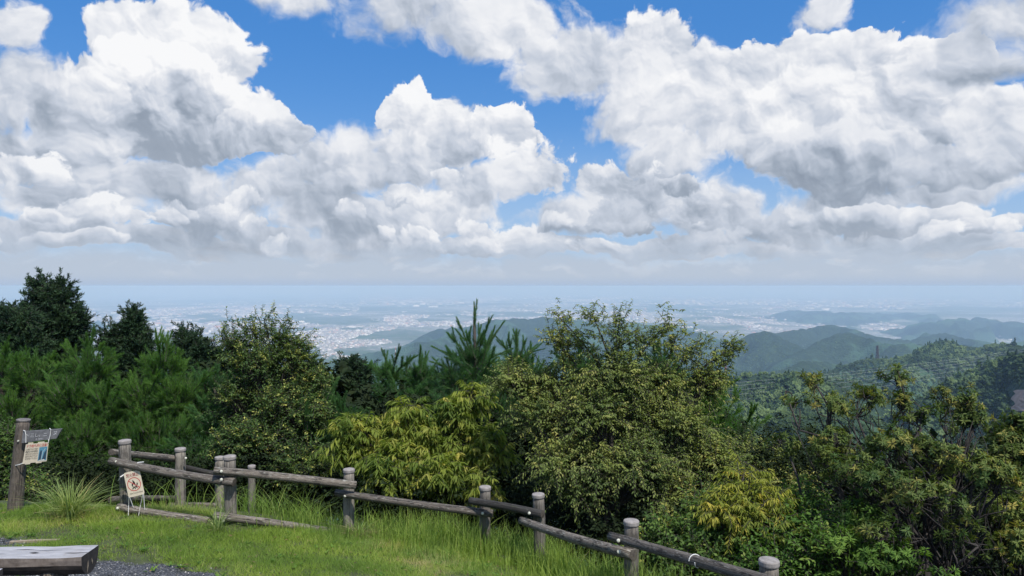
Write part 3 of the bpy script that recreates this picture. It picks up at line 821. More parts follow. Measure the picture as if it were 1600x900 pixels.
def make_tree(name, label, cat, base, lobes, spec, leaf_mat, bark_mat, seed, trunk_r=.09, group=None, top=None, wiggle=.08, crooked=0.0, kw=None, limb_r=.35, extra=None, trunk_name='trunk', part='leaves', tips=None, dens=1.0):
    if spec == 'pine': dens = .72
    """base: (px, d) or world xy; lobes: (px, py, rx, ry, d, clusters) in photo pixels at depth d"""
    rng = np.random.RandomState(seed); kw = kw or {}
    bx, by = (base[0] - 800) / F * base[1], base[1]
    bz = float(height(bx, by)) - .05
    root = empty(name, (bx, by, bz), label, cat, group)
    W = []
    for (px, py, rx, ry, d, n) in lobes:
        c = np.array(P(px, py, d)); m = d / F
        e, upk = REACH[spec]
        r = np.maximum(np.array([rx * m, min(rx, max(ry, rx * .7)) * m, ry * m]) - e * np.array([1, 1, .8]), .05)
        c[2] -= e * upk
        W.append((c, r, n))
    topc = max(W, key=lambda w: w[0][2] + w[1][2])
    tp = Vector(topc[0] + np.array([0, 0, topc[1][2] * .5])) if top is None else P(*top)
    b0 = Vector((bx, by, bz)); H = tp.z - bz
    nseg = 9
    tr = [b0.lerp(tp, i / nseg) + Vector(rng.normal(size=3)) * (wiggle * (1 if 0 < i < nseg else 0) * max(.3, H * .15)) for i in range(nseg + 1)]
    tm = Mesh(); tm.tube(tr, [trunk_r * (1 - .85 * i / nseg) ** .9 + .006 for i in range(nseg + 1)], 9)
    tm.build(trunk_name, bark_mat, root, smooth=True)
    allC, allO, allT, tubes = [], [], [], Mesh()
    for (c, r, n) in W:
        cv = Vector(c)
        # limb from the trunk to the middle of the lobe
        tpar = min(.9, max(.12, (c[2] - bz) / max(H, .1) * .62))
        k = tpar * nseg; a = tr[int(k)].lerp(tr[min(int(k) + 1, nseg)], k - int(k))
        mid = a.lerp(cv, .5) + Vector((0, 0, -.12 * (cv - a).length * .6))
        limb = bez(a, mid, cv, 7)
        if crooked:
            limb = [p + Vector(rng.normal(size=3)) * crooked * (cv - a).length * (0 if i in (0,) else 1) for i, p in enumerate(limb)]
        r0 = trunk_r * limb_r
        lm = Mesh(); lm.tube(limb, [r0 * (1 - .75 * i / 7) + .004 for i in range(8)], 7); lm.build('limb', bark_mat, root, smooth=True)
        n = max(3, int(n * dens))
        if spec in ('oak', 'hornbeam', 'chestnut', 'rosette'): C, O, th = pads(c, r, n, rng, 5 if spec == 'rosette' else 8, .45 if spec != 'oak' else .7)
        else: (C, O), th = in_lobe(c, r, n, rng), rng.normal(0, .08, n)
        allT.append(th); allC.append(C); allO.append(unit(O + np.array([0, 0, .2])))
        A = []; 
        for q in C:
            qi = Vector(q); s0 = limb[int(rng.randint(3, 8))]
            if (crooked):
                mm = s0.lerp(qi, .5) + Vector(rng.normal(size=3)) * .18 * (qi - s0).length
                tubes.tube([s0, s0.lerp(mm, .6) + Vector(rng.normal(size=3)) * .06 * (qi - s0).length, mm, mm.lerp(qi, .55) + Vector(rng.normal(size=3)) * .05 * (qi - s0).length, qi], [r0 * .42, r0 * .34, r0 * .26, r0 * .17, .004], 5, cap=False)
            else:
                mm = s0.lerp(qi, .55) - Vector((0, 0, .10 * (qi - s0).length))
                tubes.tube([s0, mm, qi], [max(.008, r0 * .35), max(.006, r0 * .22), .005], 4, cap=False)
    if spec == 'pine' and not (kw or {}).get('shoots'):    # long boughs that lift out of the crown
        tips = list(tips or [])
        for (px, py, rx, ry, d, n) in lobes:
            for _ in range(4):
                an = rng.uniform(-1.25, 1.25); ln = rng.uniform(.38, .62) * F / d
                x0 = px + math.sin(an) * rx * .45; y0 = py - math.cos(an) * ry * .35
                d0 = d - rng.uniform(-.2, .9)
                tips.append(((x0, y0, d0), (x0 + math.sin(an) * ln, y0 - abs(math.cos(an)) * ln * .9 - .15 * ln, d0 - rng.uniform(-.2, .35)), 6))
    C = np.vstack(allC); O = np.vstack(allO)
    V, Fc, tint, tw = SPEC[spec](C, O, rng, **kw)
    tint = np.clip(tint + np.repeat(np.concatenate(allT), len(tint) // len(C)), 0, 1)
    if tips:   # long shoots drawn out beyond the crown: (from px,py,d) -> (to px,py,d)
        TV, TF, TT = [V], [Fc], [tint]; nb = len(V)
        for (q0, q1, cnt) in tips:
            a = P(*q0); b = P(*q1); mid = a.lerp(b, .5) + Vector((0, 0, .10 * (b - a).length))
            pts = bez(a, mid, b, 8); tubes.tube(pts, [(.009 if spec == 'pine' else .014) * (1 - .8 * i / 8) + .003 for i in range(9)], 5, cap=False)
            if spec == 'pine':
                v2, f2, t2 = candle(pts, rng)
                TV.append(v2); TF.append(f2 + nb); TT.append(t2); nb += len(v2)
                for _ in range(3):   # side shoots
                    i0 = int(rng.randint(2, 6)); q = pts[i0]; ln = (b - a).length * rng.uniform(.22, .4)
                    dv = ((b - a).normalized() * 1.0 + Vector(rng.normal(size=3)) * .42 + Vector((0, 0, .35))).normalized()
                    v2, f2, t2 = candle([q, q + dv * ln * .5, q + dv * ln + Vector((0, 0, .04))], rng)
                    TV.append(v2); TF.append(f2 + nb); TT.append(t2); nb += len(v2)
                    tubes.tube([q, q + dv * ln * .5, q + dv * ln + Vector((0, 0, .04))], [.007, .006, .004], 4, cap=False)
                continue
            tt = rng.uniform(.12, 1, cnt); pos = np.array([np.array(a) * (1 - t) ** 2 + np.array(mid) * 2 * t * (1 - t) + np.array(b) * t * t for t in tt])
            ax = unit(np.array(b - a))[None]
            oo = unit(ax * 1.1 + rng.normal(size=(cnt, 3)) * .5)
            v2, f2, t2, tw2 = SPEC[spec](pos, oo, rng, **{**kw, **(extra or {})})
            TV.append(v2); TF.append(f2 + nb); TT.append(t2); nb += len(v2)
            tw = (np.vstack([tw[0], tw2[0]]), np.vstack([tw[1], tw2[1] + len(tw[0])]))
        V = np.vstack(TV); Fc = np.vstack(TF); tint = np.concatenate(TT)
    tubes.build('branches', bark_mat, root, smooth=True, kind='stuff')
    mesh_obj('twigs', tw[0], tw[1], bark_mat, root, kind='stuff')
    mesh_obj(part, V, Fc, leaf_mat, root, attrs={'tint': tint}, kind='stuff')
    return root

BARK = bark_material('grey brown bark', (.030, .025, .020), (.085, .075, .062))
BARK_DARK = bark_material('dark gnarled bark', (.016, .014, .013), (.060, .052, .048))
PINE_L = leaf_material('young pine needles', (.022, .056, .016), (.064, .125, .028), transl=.4, gain=2.2)
PINE_D = leaf_material('pine needles', (.014, .040, .018), (.044, .096, .030), transl=.35)
CEDAR_L = leaf_material('dark cedar needles', (.008, .018, .010), (.020, .038, .018), transl=.12)
OAK_L = leaf_material('oak leaves', (.018, .038, .014), (.050, .078, .024), (.20, .20, .06), .80)
CHEST_L = leaf_material('yellow green long leaves', (.044, .068, .014), (.104, .124, .024), (.17, .16, .04), .85, transl=.42)
HORN_L = leaf_material('olive green leaves', (.036, .056, .018), (.098, .118, .036), (.16, .155, .055), .84, gain=2.5)
ROS_L = leaf_material('leathery rosette leaves', (.024, .046, .014), (.076, .094, .026), (.15, .130, .038), .84, transl=.3, rough=.5, gain=2.3)
YEL_L = leaf_material('yellowing leaves', (.07, .090, .016), (.135, .140, .028), (.22, .18, .035), .8, transl=.4)
SHRUB_L = leaf_material('shrub leaves', (.018, .036, .012), (.050, .085, .022), (.14, .14, .04), .88)
FRESH_L = leaf_material('fresh green shrub leaves', (.032, .070, .016), (.085, .150, .030), (.16, .19, .05), .86, gain=1.7)
UNDER_L = leaf_material('shaded undergrowth leaves', (.010, .016, .007), (.020, .034, .012), transl=.1, gain=1.0, rough=.8)  # shade beneath the trees is put into this very dark leaf colour

G_CED = 'dark cedars rising behind the pines'
make_tree('cedar_tree', 'tallest dark cedar with a twin pointed top, far left', 'tree', (80, 26), [(63, 446, 5, 10, 26, 8), (91, 452, 7, 9, 26, 9), (62, 466, 17, 10, 26, 18), (94, 472, 20, 12, 26, 22), (52, 490, 20, 12, 26, 24), (100, 498, 34, 16, 26, 40), (68, 510, 34, 16, 26, 44), (112, 520, 24, 18, 26, 36), (80, 545, 52, 26, 26, 80), (78, 590, 60, 40, 26, 90)], 'cedar', CEDAR_L, BARK_DARK, 11, .22, G_CED, kw=dict(k=1.5), part='needles')
make_tree('cedar_tree', 'broad dark cedar cut by the left edge of the picture', 'tree', (2, 24), [(8, 492, 14, 8, 24, 14), (34, 500, 16, 10, 24, 16), (0, 515, 34, 18, 24, 40), (30, 540, 30, 24, 24, 50), (-10, 570, 60, 50, 24, 90), (30, 600, 40, 40, 24, 50)], 'cedar', CEDAR_L, BARK_DARK, 12, .2, G_CED, kw=dict(k=1.4), part='needles')
make_tree('cedar_tree', 'conical dark cedar standing alone between two pines', 'tree', (208, 28), [(208, 492, 4, 6, 28, 5), (208, 504, 11, 9, 28, 12), (208, 520, 22, 11, 28, 30), (176, 520, 8, 7, 28, 8), (206, 542, 34, 16, 28, 55), (172, 540, 14, 9, 28, 14), (205, 568, 42, 22, 28, 70), (205, 605, 46, 30, 28, 60)], 'cedar', CEDAR_L, BARK_DARK, 13, .2, G_CED, kw=dict(k=1.5), part='needles')
make_tree('cedar_tree', 'low dark cedar with two small points left of the sunlit oak', 'tree', (300, 30), [(290, 526, 5, 7, 30, 6), (306, 530, 6, 7, 30, 7), (296, 542, 15, 9, 30, 20), (322, 552, 18, 9, 30, 20), (300, 562, 32, 14, 30, 48), (318, 585, 40, 20, 30, 60)], 'cedar', CEDAR_L, BARK_DARK, 14, .18, G_CED, kw=dict(k=1.6), part='needles')
make_tree('cedar_tree', 'slim dark cedar between the sunlit oak and the middle pines', 'tree', (550, 22), [(545, 563, 4, 6, 22, 5), (546, 578, 12, 9, 22, 16), (562, 585, 12, 10, 22, 14), (552, 604, 26, 16, 22, 50), (560, 635, 32, 26, 22, 60)], 'cedar', CEDAR_L, BARK_DARK, 15, .15, G_CED, kw=dict(k=1.25), part='needles')

G_PIN = 'young pines on the slope below the fence'
PK = dict(k=1.0)
make_tree('pine_tree', 'leafy young pine filling the left edge behind the signpost', 'tree', (40, 15), [(0, 585, 45, 40, 15.5, 42), (55, 590, 50, 40, 15.5, 50), (20, 650, 60, 50, 15, 60), (30, 720, 80, 50, 14.5, 60)], 'pine', PINE_L, BARK, 21, .09, G_PIN, kw=PK, part='needles', tips=[((20, 590, 15.5), (-2, 560, 15.5), 5), ((40, 590, 15.5), (46, 545, 15.5), 6)])
make_tree('pine_tree', 'light green young pine in front of the twin topped cedar', 'tree', (135, 15.5), [(140, 575, 45, 36, 15.5, 52), (110, 625, 60, 40, 15, 64), (165, 640, 50, 45, 15, 54), (130, 700, 80, 50, 14.5, 70)], 'pine', PINE_L, BARK, 22, .09, G_PIN, kw=PK, part='needles', tips=[((135, 570, 15.5), (148, 516, 15.5), 7), ((120, 570, 15.5), (105, 532, 15.5), 6), ((155, 575, 15.5), (178, 545, 15.5), 6), ((105, 590, 15.5), (70, 558, 15.5), 6)])
make_tree('pine_tree', 'young pine with two upright candles right of the conical cedar', 'tree', (250, 15.5), [(256, 575, 42, 30, 15.5, 48), (225, 625, 50, 40, 15, 60), (285, 620, 50, 40, 15, 60), (250, 690, 90, 55, 14.5, 90)], 'pine', PINE_L, BARK, 23, .09, G_PIN, kw=PK, part='needles', tips=[((250, 570, 15.5), (243, 514, 15.5), 7), ((262, 570, 15.5), (262, 519, 15.5), 7), ((270, 580, 15.5), (285, 548, 15.5), 6), ((240, 590, 15.5), (214, 562, 15.5), 5)])
make_tree('pine_tree', 'shaded young pine behind the left stretch of log fence', 'tree', (330, 14.5), [(335, 610, 40, 36, 15.5, 44), (345, 670, 50, 45, 15, 54), (310, 730, 60, 45, 14, 50)], 'pine', PINE_D, BARK, 24, .08, G_PIN, kw=PK, part='needles', tips=[((335, 600, 15.5), (340, 572, 15.5), 5)])
make_tree('pine_tree', 'grey green pine peeping between the oak and the yellow green tree', 'tree', (505, 14.5), [(500, 640, 36, 34, 15, 46), (480, 690, 40, 40, 14.5, 40), (545, 665, 36, 30, 15, 40)], 'pine', PINE_D, BARK, 25, .08, G_PIN, kw=PK, part='needles')
make_tree('pine_tree', 'bushy pine with spreading tips left of the tall leader pine', 'tree', (635, 17), [(610, 585, 28, 20, 17, 30), (655, 590, 36, 22, 17, 40), (630, 630, 60, 30, 16.5, 60)], 'pine', PINE_D, BARK, 26, .09, G_PIN, kw=PK, part='needles', tips=[((605, 580, 17), (600, 548, 17), 6), ((635, 585, 17), (636, 558, 17), 5), ((670, 590, 17), (684, 562, 17), 5), ((590, 590, 17), (578, 568, 17), 4)])
make_tree('pine_tree', 'tall pine whose single upright leader stands above the whole thicket', 'tree', (742, 14.5), [(740, 560, 36, 20, 14.5, 30), (715, 590, 50, 30, 14.5, 42), (765, 590, 45, 30, 14.5, 40), (740, 640, 80, 40, 14, 60)], 'pine', PINE_D, BARK, 27, .09, G_PIN, kw=dict(k=1.0, shoots=5), part='needles', top=(741, 500, 14.5), extra=dict(shoots=2, sl=(.08, .16), up=.3),
          tips=[((741, 560, 14.5), (741, 474, 14.5), 27), ((738, 560, 14.5), (714, 497, 14.5), 16), ((744, 560, 14.5), (769, 494, 14.5), 18), ((748, 570, 14.5), (788, 502, 14.5), 18), ((735, 570, 14.5), (700, 520, 14.6), 15), ((730, 580, 14.5), (675, 541, 14.5), 16), ((752, 575, 14.3), (765, 525, 14.3), 12), ((742, 560, 14.3), (728, 520, 14.3), 12), ((742, 560, 14.3), (752, 508, 14.6), 13), ((738, 575, 14.3), (690, 548, 14.3), 9), ((745, 575, 14.3), (800, 545, 14.3), 9), ((740, 570, 14.6), (720, 530, 14.8), 9), ((745, 570, 14.6), (776, 518, 14.8), 9), ((736, 585, 14.1), (706, 560, 13.9), 9), ((748, 585, 14.1), (778, 558, 13.9), 9), ((725, 590, 14.5), (672, 565, 14.5), 13)])
make_tree('pine_tree', 'small pine with short candles just right of the tall leader pine', 'tree', (812, 16.5), [(808, 568, 26, 20, 16.5, 30), (830, 600, 40, 30, 16, 40), (800, 640, 60, 40, 15, 50)], 'pine', PINE_D, BARK, 28, .08, G_PIN, kw=PK, part='needles', extra=dict(shoots=2, sl=(.12, .22)), tips=[((806, 560, 16.5), (807, 515, 16.5), 8), ((800, 560, 16.5), (794, 524, 16.5), 6), ((812, 560, 16.5), (822, 530, 16.5), 6), ((780, 575, 16.5), (850, 545, 16.5), 5)])
make_tree('pine_tree', 'pine almost hidden behind the arching olive tree, three candles showing', 'tree', (1010, 17), [(1040, 575, 40, 26, 17, 40), (905, 575, 36, 24, 17, 34), (970, 610, 90, 34, 17, 80), (1090, 620, 50, 40, 16, 50)], 'pine', PINE_D, BARK, 29, .09, G_PIN, kw=PK, part='needles', extra=dict(shoots=2, sl=(.12, .22)), tips=[((1048, 570, 17), (1050, 524, 17), 7), ((1025, 570, 17), (1020, 534, 17), 6), ((905, 570, 17), (903, 528, 17), 6), ((985, 580, 17), (986, 536, 17), 6)])
make_tree('pine_tree', 'bright green pine bough pointing right at the edge of the thicket', 'tree', (1120, 14), [(1110, 625, 26, 26, 14, 26), (1125, 665, 32, 26, 14, 30), (1150, 690, 40, 30, 13.5, 34)], 'pine', PINE_L, BARK, 30, .08, G_PIN, kw=PK, part='needles', tips=[((1115, 640, 14), (1140, 600, 14), 7), ((1135, 660, 14), (1160, 640, 14), 5)])

make_tree('oak_tree', 'evergreen oak with pale new leaves standing out against the plain', 'tree', (420, 14), [(400, 522, 18, 14, 14.5, 10), (430, 530, 26, 18, 14.5, 22), (375, 540, 32, 22, 14.5, 36), (455, 555, 40, 24, 14.5, 50), (400, 570, 60, 30, 14.3, 90), (490, 590, 34, 24, 14.5, 44), (370, 620, 50, 36, 14.3, 70), (450, 630, 70, 40, 14, 120), (400, 690, 80, 45, 13.5, 130), (480, 720, 60, 40, 13, 80)], 'oak', OAK_L, BARK, 41, .1, kw=dict(k=1.0, acc=.14),
          tips=[((400, 530, 14.5), (387, 506, 14.5), 6), ((420, 530, 14.5), (412, 497, 14.5), 7), ((430, 530, 14.5), (444, 507, 14.5), 6), ((450, 545, 14.5), (480, 536, 14.5), 6), ((360, 540, 14.5), (350, 520, 14.5), 5)], extra=dict(acc=.25))
make_tree('chestnut_tree', 'yellow green tree with long drooping leaves above the middle of the fence', 'tree', (660, 11.6), [(645, 634, 36, 16, 12, 22), (738, 612, 28, 22, 12, 22), (715, 640, 36, 24, 12, 26), (560, 668, 50, 22, 12, 38), (640, 664, 60, 24, 12, 46), (535, 700, 40, 26, 12, 34), (720, 682, 70, 26, 12, 54), (610, 706, 70, 30, 11.6, 62), (690, 722, 70, 30, 11.4, 56), (770, 700, 34, 24, 11.6, 26), (590, 735, 50, 20, 11.2, 26), (760, 745, 40, 20, 11.2, 18)], 'chestnut', CHEST_L, BARK, 42, .07, kw=dict(acc=.16))
make_tree('hornbeam_tree', 'large olive green tree with long arching branches in the middle', 'tree', (955, 9.9), [(800, 590, 40, 24, 11, 34), (868, 592, 60, 28, 11, 46), (950, 580, 76, 34, 10.6, 66), (1045, 592, 70, 34, 10.8, 62), (1100, 594, 42, 30, 10.8, 30), (830, 640, 70, 36, 10.8, 66), (930, 640, 90, 44, 10.4, 90), (1060, 660, 90, 44, 10.5, 90), (880, 710, 90, 40, 10.2, 76), (990, 720, 90, 44, 10, 84), (1110, 720, 80, 44, 10.2, 90), (900, 758, 50, 18, 10, 20), (1060, 775, 60, 24, 9.8, 44), (1150, 750, 60, 36, 10, 50)], 'hornbeam', HORN_L, BARK, 43, .07, kw=dict(acc=.14), top=(960, 560, 10.5), trunk_name='trunk', extra=dict(acc=.3, tl=(.05, .16), sh=5, per=7),
          tips=[((950, 590, 10.8), (866, 489, 10.8), 37), ((955, 570, 10.6), (923, 486, 10.6), 17), ((960, 570, 10.6), (969, 492, 10.6), 30), ((900, 570, 10.8), (858, 522, 10.8), 22), ((990, 570, 10.6), (1047, 502, 10.6), 30), ((1040, 580, 10.8), (1060, 518, 10.8), 19), ((1070, 600, 10.8), (1152, 541, 10.8), 37), ((1050, 590, 10.8), (1098, 528, 10.8), 22), ((950, 560, 10.6), (1000, 520, 10.6), 19), ((880, 580, 10.8), (880, 530, 10.8), 17), ((1090, 620, 10.8), (1130, 575, 10.8), 17)])
make_tree('azalea_bush', 'pale tipped bush on the edge of the slope above the wooded valley', 'bush', (1185, 11.5), [(1160, 700, 40, 20, 11.5, 30), (1200, 712, 40, 24, 11.5, 34), (1180, 750, 60, 30, 11, 50), (1240, 760, 40, 30, 10.6, 36)], 'hornbeam', HORN_L, BARK, 44, .04, kw=dict(acc=.45))
make_tree('yellowing_bush', 'small bush with bright yellow leaves low beside the olive tree', 'bush', (1160, 8.4), [(1165, 768, 34, 24, 8.3, 22), (1128, 795, 30, 22, 8.2, 18), (1180, 803, 44, 24, 8.1, 26), (1215, 778, 26, 20, 8.2, 12), (1240, 830, 16, 12, 7.8, 4), (1162, 735, 20, 14, 8.4, 6)], 'chestnut', YEL_L, BARK, 45, .02, kw=dict(k=.62, acc=.2), limb_r=.5)
make_tree('shrub', 'dense green shrub at the foot of the gnarled tree', 'shrub', (1230, 8), [(1180, 850, 50, 30, 8.2, 60), (1250, 830, 50, 34, 8, 70), (1120, 850, 50, 30, 8.6, 56), (1290, 870, 50, 30, 7.4, 56), (1200, 890, 60, 24, 7.6, 56), (1240, 790, 40, 26, 8.6, 40)], 'oak', FRESH_L, BARK, 46, .03, kw=dict(k=1.0, acc=.06))
make_tree('shrub', 'lobed green shrub under the olive tree beside the fence end', 'shrub', (1080, 8.4), [(1060, 840, 50, 26, 8.6, 56), (1110, 800, 44, 26, 9, 50), (1090, 880, 60, 24, 8, 50), (1020, 870, 40, 20, 8.6, 30)], 'oak', SHRUB_L, BARK, 47, .03, kw=dict(k=1.1, acc=.06))
make_tree('andromeda_tree', 'gnarled dark tree with rosettes of leaves reaching over the valley', 'tree', (1478, 7.6), [(1238, 618, 22, 16, 8.6, 4), (1268, 596, 26, 16, 8.6, 7), (1228, 690, 30, 20, 8.6, 7), (1300, 630, 40, 20, 8.4, 13), (1355, 620, 40, 16, 8.2, 12), (1400, 588, 26, 8, 8.2, 8), (1420, 640, 44, 22, 8, 17), (1300, 680, 60, 26, 8.2, 20), (1400, 690, 70, 28, 7.8, 28), (1490, 625, 34, 20, 8, 13), (1510, 655, 44, 26, 8, 26), (1480, 710, 60, 30, 7.6, 36), (1350, 740, 90, 30, 7.6, 40), (1450, 770, 70, 30, 7.2, 36), (1545, 740, 60, 30, 7.4, 34), (1290, 720, 50, 20, 8, 16), (1380, 830, 50, 22, 7, 14), (1510, 835, 40, 22, 6.9, 9)], 'rosette', ROS_L, BARK_DARK, 51, .075, kw=dict(acc=.20), dens=.8, wiggle=.10, crooked=.055, limb_r=.30, top=(1440, 700, 7.7))
make_tree('andromeda_tree', 'leafy gnarled tree leaning in from the right edge', 'tree', (1640, 7.8), [(1560, 680, 34, 18, 8.6, 26), (1595, 665, 34, 18, 8.6, 30), (1580, 715, 40, 26, 8.4, 40), (1600, 770, 40, 34, 8, 40), (1570, 800, 40, 30, 7.6, 34), (1590, 850, 50, 34, 7.2, 38)], 'rosette', ROS_L, BARK_DARK, 52, .09, kw=dict(acc=.16), wiggle=.10, crooked=.05, limb_r=.4)
make_tree('shrub', 'bright leafed shrub below the branches of the gnarled tree', 'shrub', (1370, 6.9), [(1340, 800, 40, 20, 7.6, 20), (1310, 850, 50, 26, 7.2, 26), (1385, 868, 50, 26, 6.9, 22), (1440, 885, 30, 16, 6.7, 6)], 'rosette', FRESH_L, BARK, 53, .03, kw=dict(acc=.10))
make_tree('shrub', 'olive shrub behind the wooden signpost', 'shrub', (20, 11), [(10, 690, 30, 24, 11, 44), (0, 740, 40, 30, 10.8, 50), (50, 760, 40, 24, 10.6, 34)], 'oak', SHRUB_L, BARK, 54, .02, kw=dict(k=.9, acc=.12))
# undergrowth: one dark mass of leaves under the trees
def build_undergrowth():
    rng = np.random.RandomState(77)
    C = []
    for (x0, x1, y0, y1, d0, d1, n) in [(60, 300, 730, 800, 12.6, 15, 420), (280, 560, 720, 800, 12.6, 15, 520), (540, 960, 760, 880, 10.8, 13.5, 800), (940, 1160, 820, 900, 9.4, 11, 320), (1150, 1620, 800, 900, 9.2, 12, 500), (1280, 1620, 720, 820, 10.5, 13, 300), (-60, 80, 720, 800, 11.5, 13, 160), (-60, 620, 640, 770, 16, 21, 1300), (600, 1130, 640, 800, 13, 18, 1100), (150, 600, 660, 720, 15.5, 17, 400), (1130, 1300, 700, 790, 10.5, 14, 360), (560, 1130, 650, 740, 13.5, 16, 500)]:
        for _ in range(n):
            d = rng.uniform(d0, d1); C.append(P(rng.uniform(x0, x1), rng.uniform(y0, y1), d))
    C = np.array([tuple(c) for c in C]); g = height(C[:, 0], C[:, 1]); ok = C[:, 2] > g - .1
    C = C[ok]
    V, Fc, t, tw = broad(C, unit(rng.normal(size=C.shape) + np.array([0, -.3, .5])), rng, 5, 8, (.15, .4), .085, .04, 1.0, .5, .2, .3, .8, .02, jit=.18, flat=.7)
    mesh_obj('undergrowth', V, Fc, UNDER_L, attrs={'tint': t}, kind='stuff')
build_undergrowth()
def build_thicket():
    rng = np.random.RandomState(78); C = []
    for (x0, x1, y0, y1, d0, d1, n) in [(-80, 640, 630, 790, 17, 22, 1500), (320, 520, 580, 690, 16.5, 20, 420), (560, 1120, 640, 800, 15, 20, 1300), (60, 330, 600, 700, 18, 22, 500), (600, 1080, 600, 660, 18.5, 22, 500), (1130, 1300, 760, 880, 11.5, 14, 260), (1300, 1640, 740, 900, 11.5, 15, 500)]:
        for _ in range(n): C.append(P(rng.uniform(x0, x1), rng.uniform(y0, y1), rng.uniform(d0, d1)))
    C = np.array([tuple(c) for c in C]); g = height(C[:, 0], C[:, 1]); C = C[C[:, 2] > g - .1]
    V, Fc, t, tw = broad(C, unit(rng.normal(size=C.shape) + np.array([0, -.3, .4])), rng, 3, 7, (.2, .5), .24, .15, 1.0, .5, .2, .2, .9, .02, jit=.2, flat=.6)
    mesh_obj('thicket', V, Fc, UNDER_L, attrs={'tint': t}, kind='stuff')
build_thicket()
# ------------------------------------------------------------------ grass, gravel
def blades(B, D, H, lean, W, seg, rng, tint):
    """curved grass blades; B base points, D unit horizontal lean direction"""
    n = len(B); side = np.stack([-D[:, 1], D[:, 0], np.zeros(n)], 1); V = []
    sd = unit(side + rng.normal(size=side.shape) * .35)
    for k in range(seg + 1):
        t = k / seg
        hor = lean * H * t ** 2; ver = H * t * (1 - .35 * np.clip(lean, 0, 1.4) * t)
        c = B + D * hor[:, None]; c[:, 2] += ver
        w = W * (1 - t ** 1.6) * .5
        if k < seg: V += [c - sd * w[:, None], c + sd * w[:, None]]
        else: V += [c]
    V = np.stack(V, 1); m = 2 * seg + 1; b = np.arange(n)[:, None, None] * m; T = []
    for k in range(seg - 1): T += [[2 * k, 2 * k + 1, 2 * k + 3], [2 * k, 2 * k + 3, 2 * k + 2]]
    T += [[2 * seg - 2, 2 * seg - 1, 2 * seg]]
    return V.reshape(-1, 3), (b + np.array(T)[None]).reshape(-1, 3), np.repeat(tint, m)

GRASS = leaf_material('lawn grass', (.070, .112, .020), (.125, .170, .034), (.22, .19, .10), .88, transl=.4, gain=2.15)
TALL = leaf_material('tall bright grass', (.055, .092, .020), (.110, .150, .034), (.20, .18, .09), .9, transl=.4)
TUFT = leaf_material('long tuft grass', (.055, .082, .028), (.130, .160, .062), (.22, .18, .10), .86, transl=.35)

def hdir(n, rng):
    a = rng.uniform(0, 2 * math.pi, n); return np.stack([np.cos(a), np.sin(a), np.zeros(n)], 1)

def build_grass():
    rng = np.random.RandomState(9)
    n = 620000
    x = rng.uniform(-9.5, 3.2, n); y = rng.uniform(4.2, 10.4, n) ** 1.0
    yf = np.interp(x, FENCE_X, FENCE_Y)
    ok = (y < yf + np.interp(x, [-2.6, -1.6], [.12, .5])) & (np.abs(x / y * F) < 830) & (y / F * 0 + (CZ - height(x, y)) / y * F < 475)
    gm = gravel_mask(x, y) + (fbm(x * 7, y * 7, 3) - .5) * .6
    ok &= gm < .40 + .12 * rng.rand(n)
    clump = fbm(x * 2.2 + 9, y * 2.2, 4)
    ok &= rng.rand(n) < np.clip((clump - .22) * 3.2, .15, 1)
    x, y, yf, clump = x[ok], y[ok], yf[ok], clump[ok]; n = len(x)
    df = yf - y
    H = (.022 + .045 * rng.rand(n)) * (.6 + clump * 1.1)
    H *= 1 + .7 * np.exp(-(df / .9) ** 2) * (x > -6)
    z = height(x, y) - .004
    tint = np.clip(rng.normal(.36, .17, n) + (fbm(x * 1.1, y * 1.1, 3) - .5) * 1.5 + (rng.rand(n) < .03) * .5, 0, 1)
    V, T, t = blades(np.stack([x, y, z], 1), hdir(n, rng), H, rng.uniform(.2, 1.3, n), .0035 + .003 * rng.rand(n), 1, rng, tint)
    tag(mesh_obj('grass', V, T, GRASS, attrs={'tint': t}, kind='stuff'), 'short green lawn grass inside the log fence', 'grass')
    # tall grass along and behind the fence
    n = 34000
    x = rng.uniform(-3.6, 2.6, n); yf = np.interp(x, FENCE_X, FENCE_Y)
    y = yf + rng.normal(-.1, .62, n)
    dens = np.interp(x, [-3.6, -2.8, -1.6, -1, .6, 1.2, 1.8, 2.6], [.02, .10, .30, .8, .9, .45, .12, .0]) * np.clip(fbm(x * 2.6 + 4, y * 2.6, 3) * 2.4 - .55, .05, 1)
    ok = (rng.rand(n) < dens) & (y < yf + 1.6) & (y > yf - 1.6)
    x, y, yf = x[ok], y[ok], yf[ok]; n = len(x); df = yf - y
    H = rng.uniform(.20, .56, n) * np.interp(df, [-1.2, -.3, .3, .9, 1.3], [1.15, 1.1, .8, .45, .3]) * np.interp(x, [-2, -1], [.6, 1])
    V, T, t = blades(np.stack([x, y, height(x, y) - .01], 1), hdir(n, rng), H, np.abs(rng.normal(.35, .35, n)), rng.uniform(.005, .010, n), 4, rng, np.clip(rng.normal(.42, .2, n), 0, 1))
    tag(mesh_obj('tall_grass', V, T, TALL, attrs={'tint': t}, kind='stuff'), 'tall bright grass growing under and behind the log fence', 'grass')
    # left, sparse long blades between the two fences
    n = 1500
    x = rng.uniform(-5.2, -2.6, n); yf = np.interp(x, FENCE_X, FENCE_Y); y = yf + rng.uniform(.1, 1.8, n)
    ok = rng.rand(n) < np.interp(x, [-5.2, -4.2, -3.4, -2.6], [.15, .15, .6, .9]); x, y = x[ok], y[ok]; n = len(x)
    V, T, t = blades(np.stack([x, y, height(x, y)], 1), hdir(n, rng), rng.uniform(.2, .6, n), rng.uniform(.3, 1.2, n), rng.uniform(.005, .009, n), 4, rng, np.clip(rng.normal(.3, .2, n), 0, 1))
    tag(mesh_obj('weeds', V, T, TALL, attrs={'tint': t}, kind='stuff'), 'sparse long weeds between the front and the rear log fence', 'weeds')

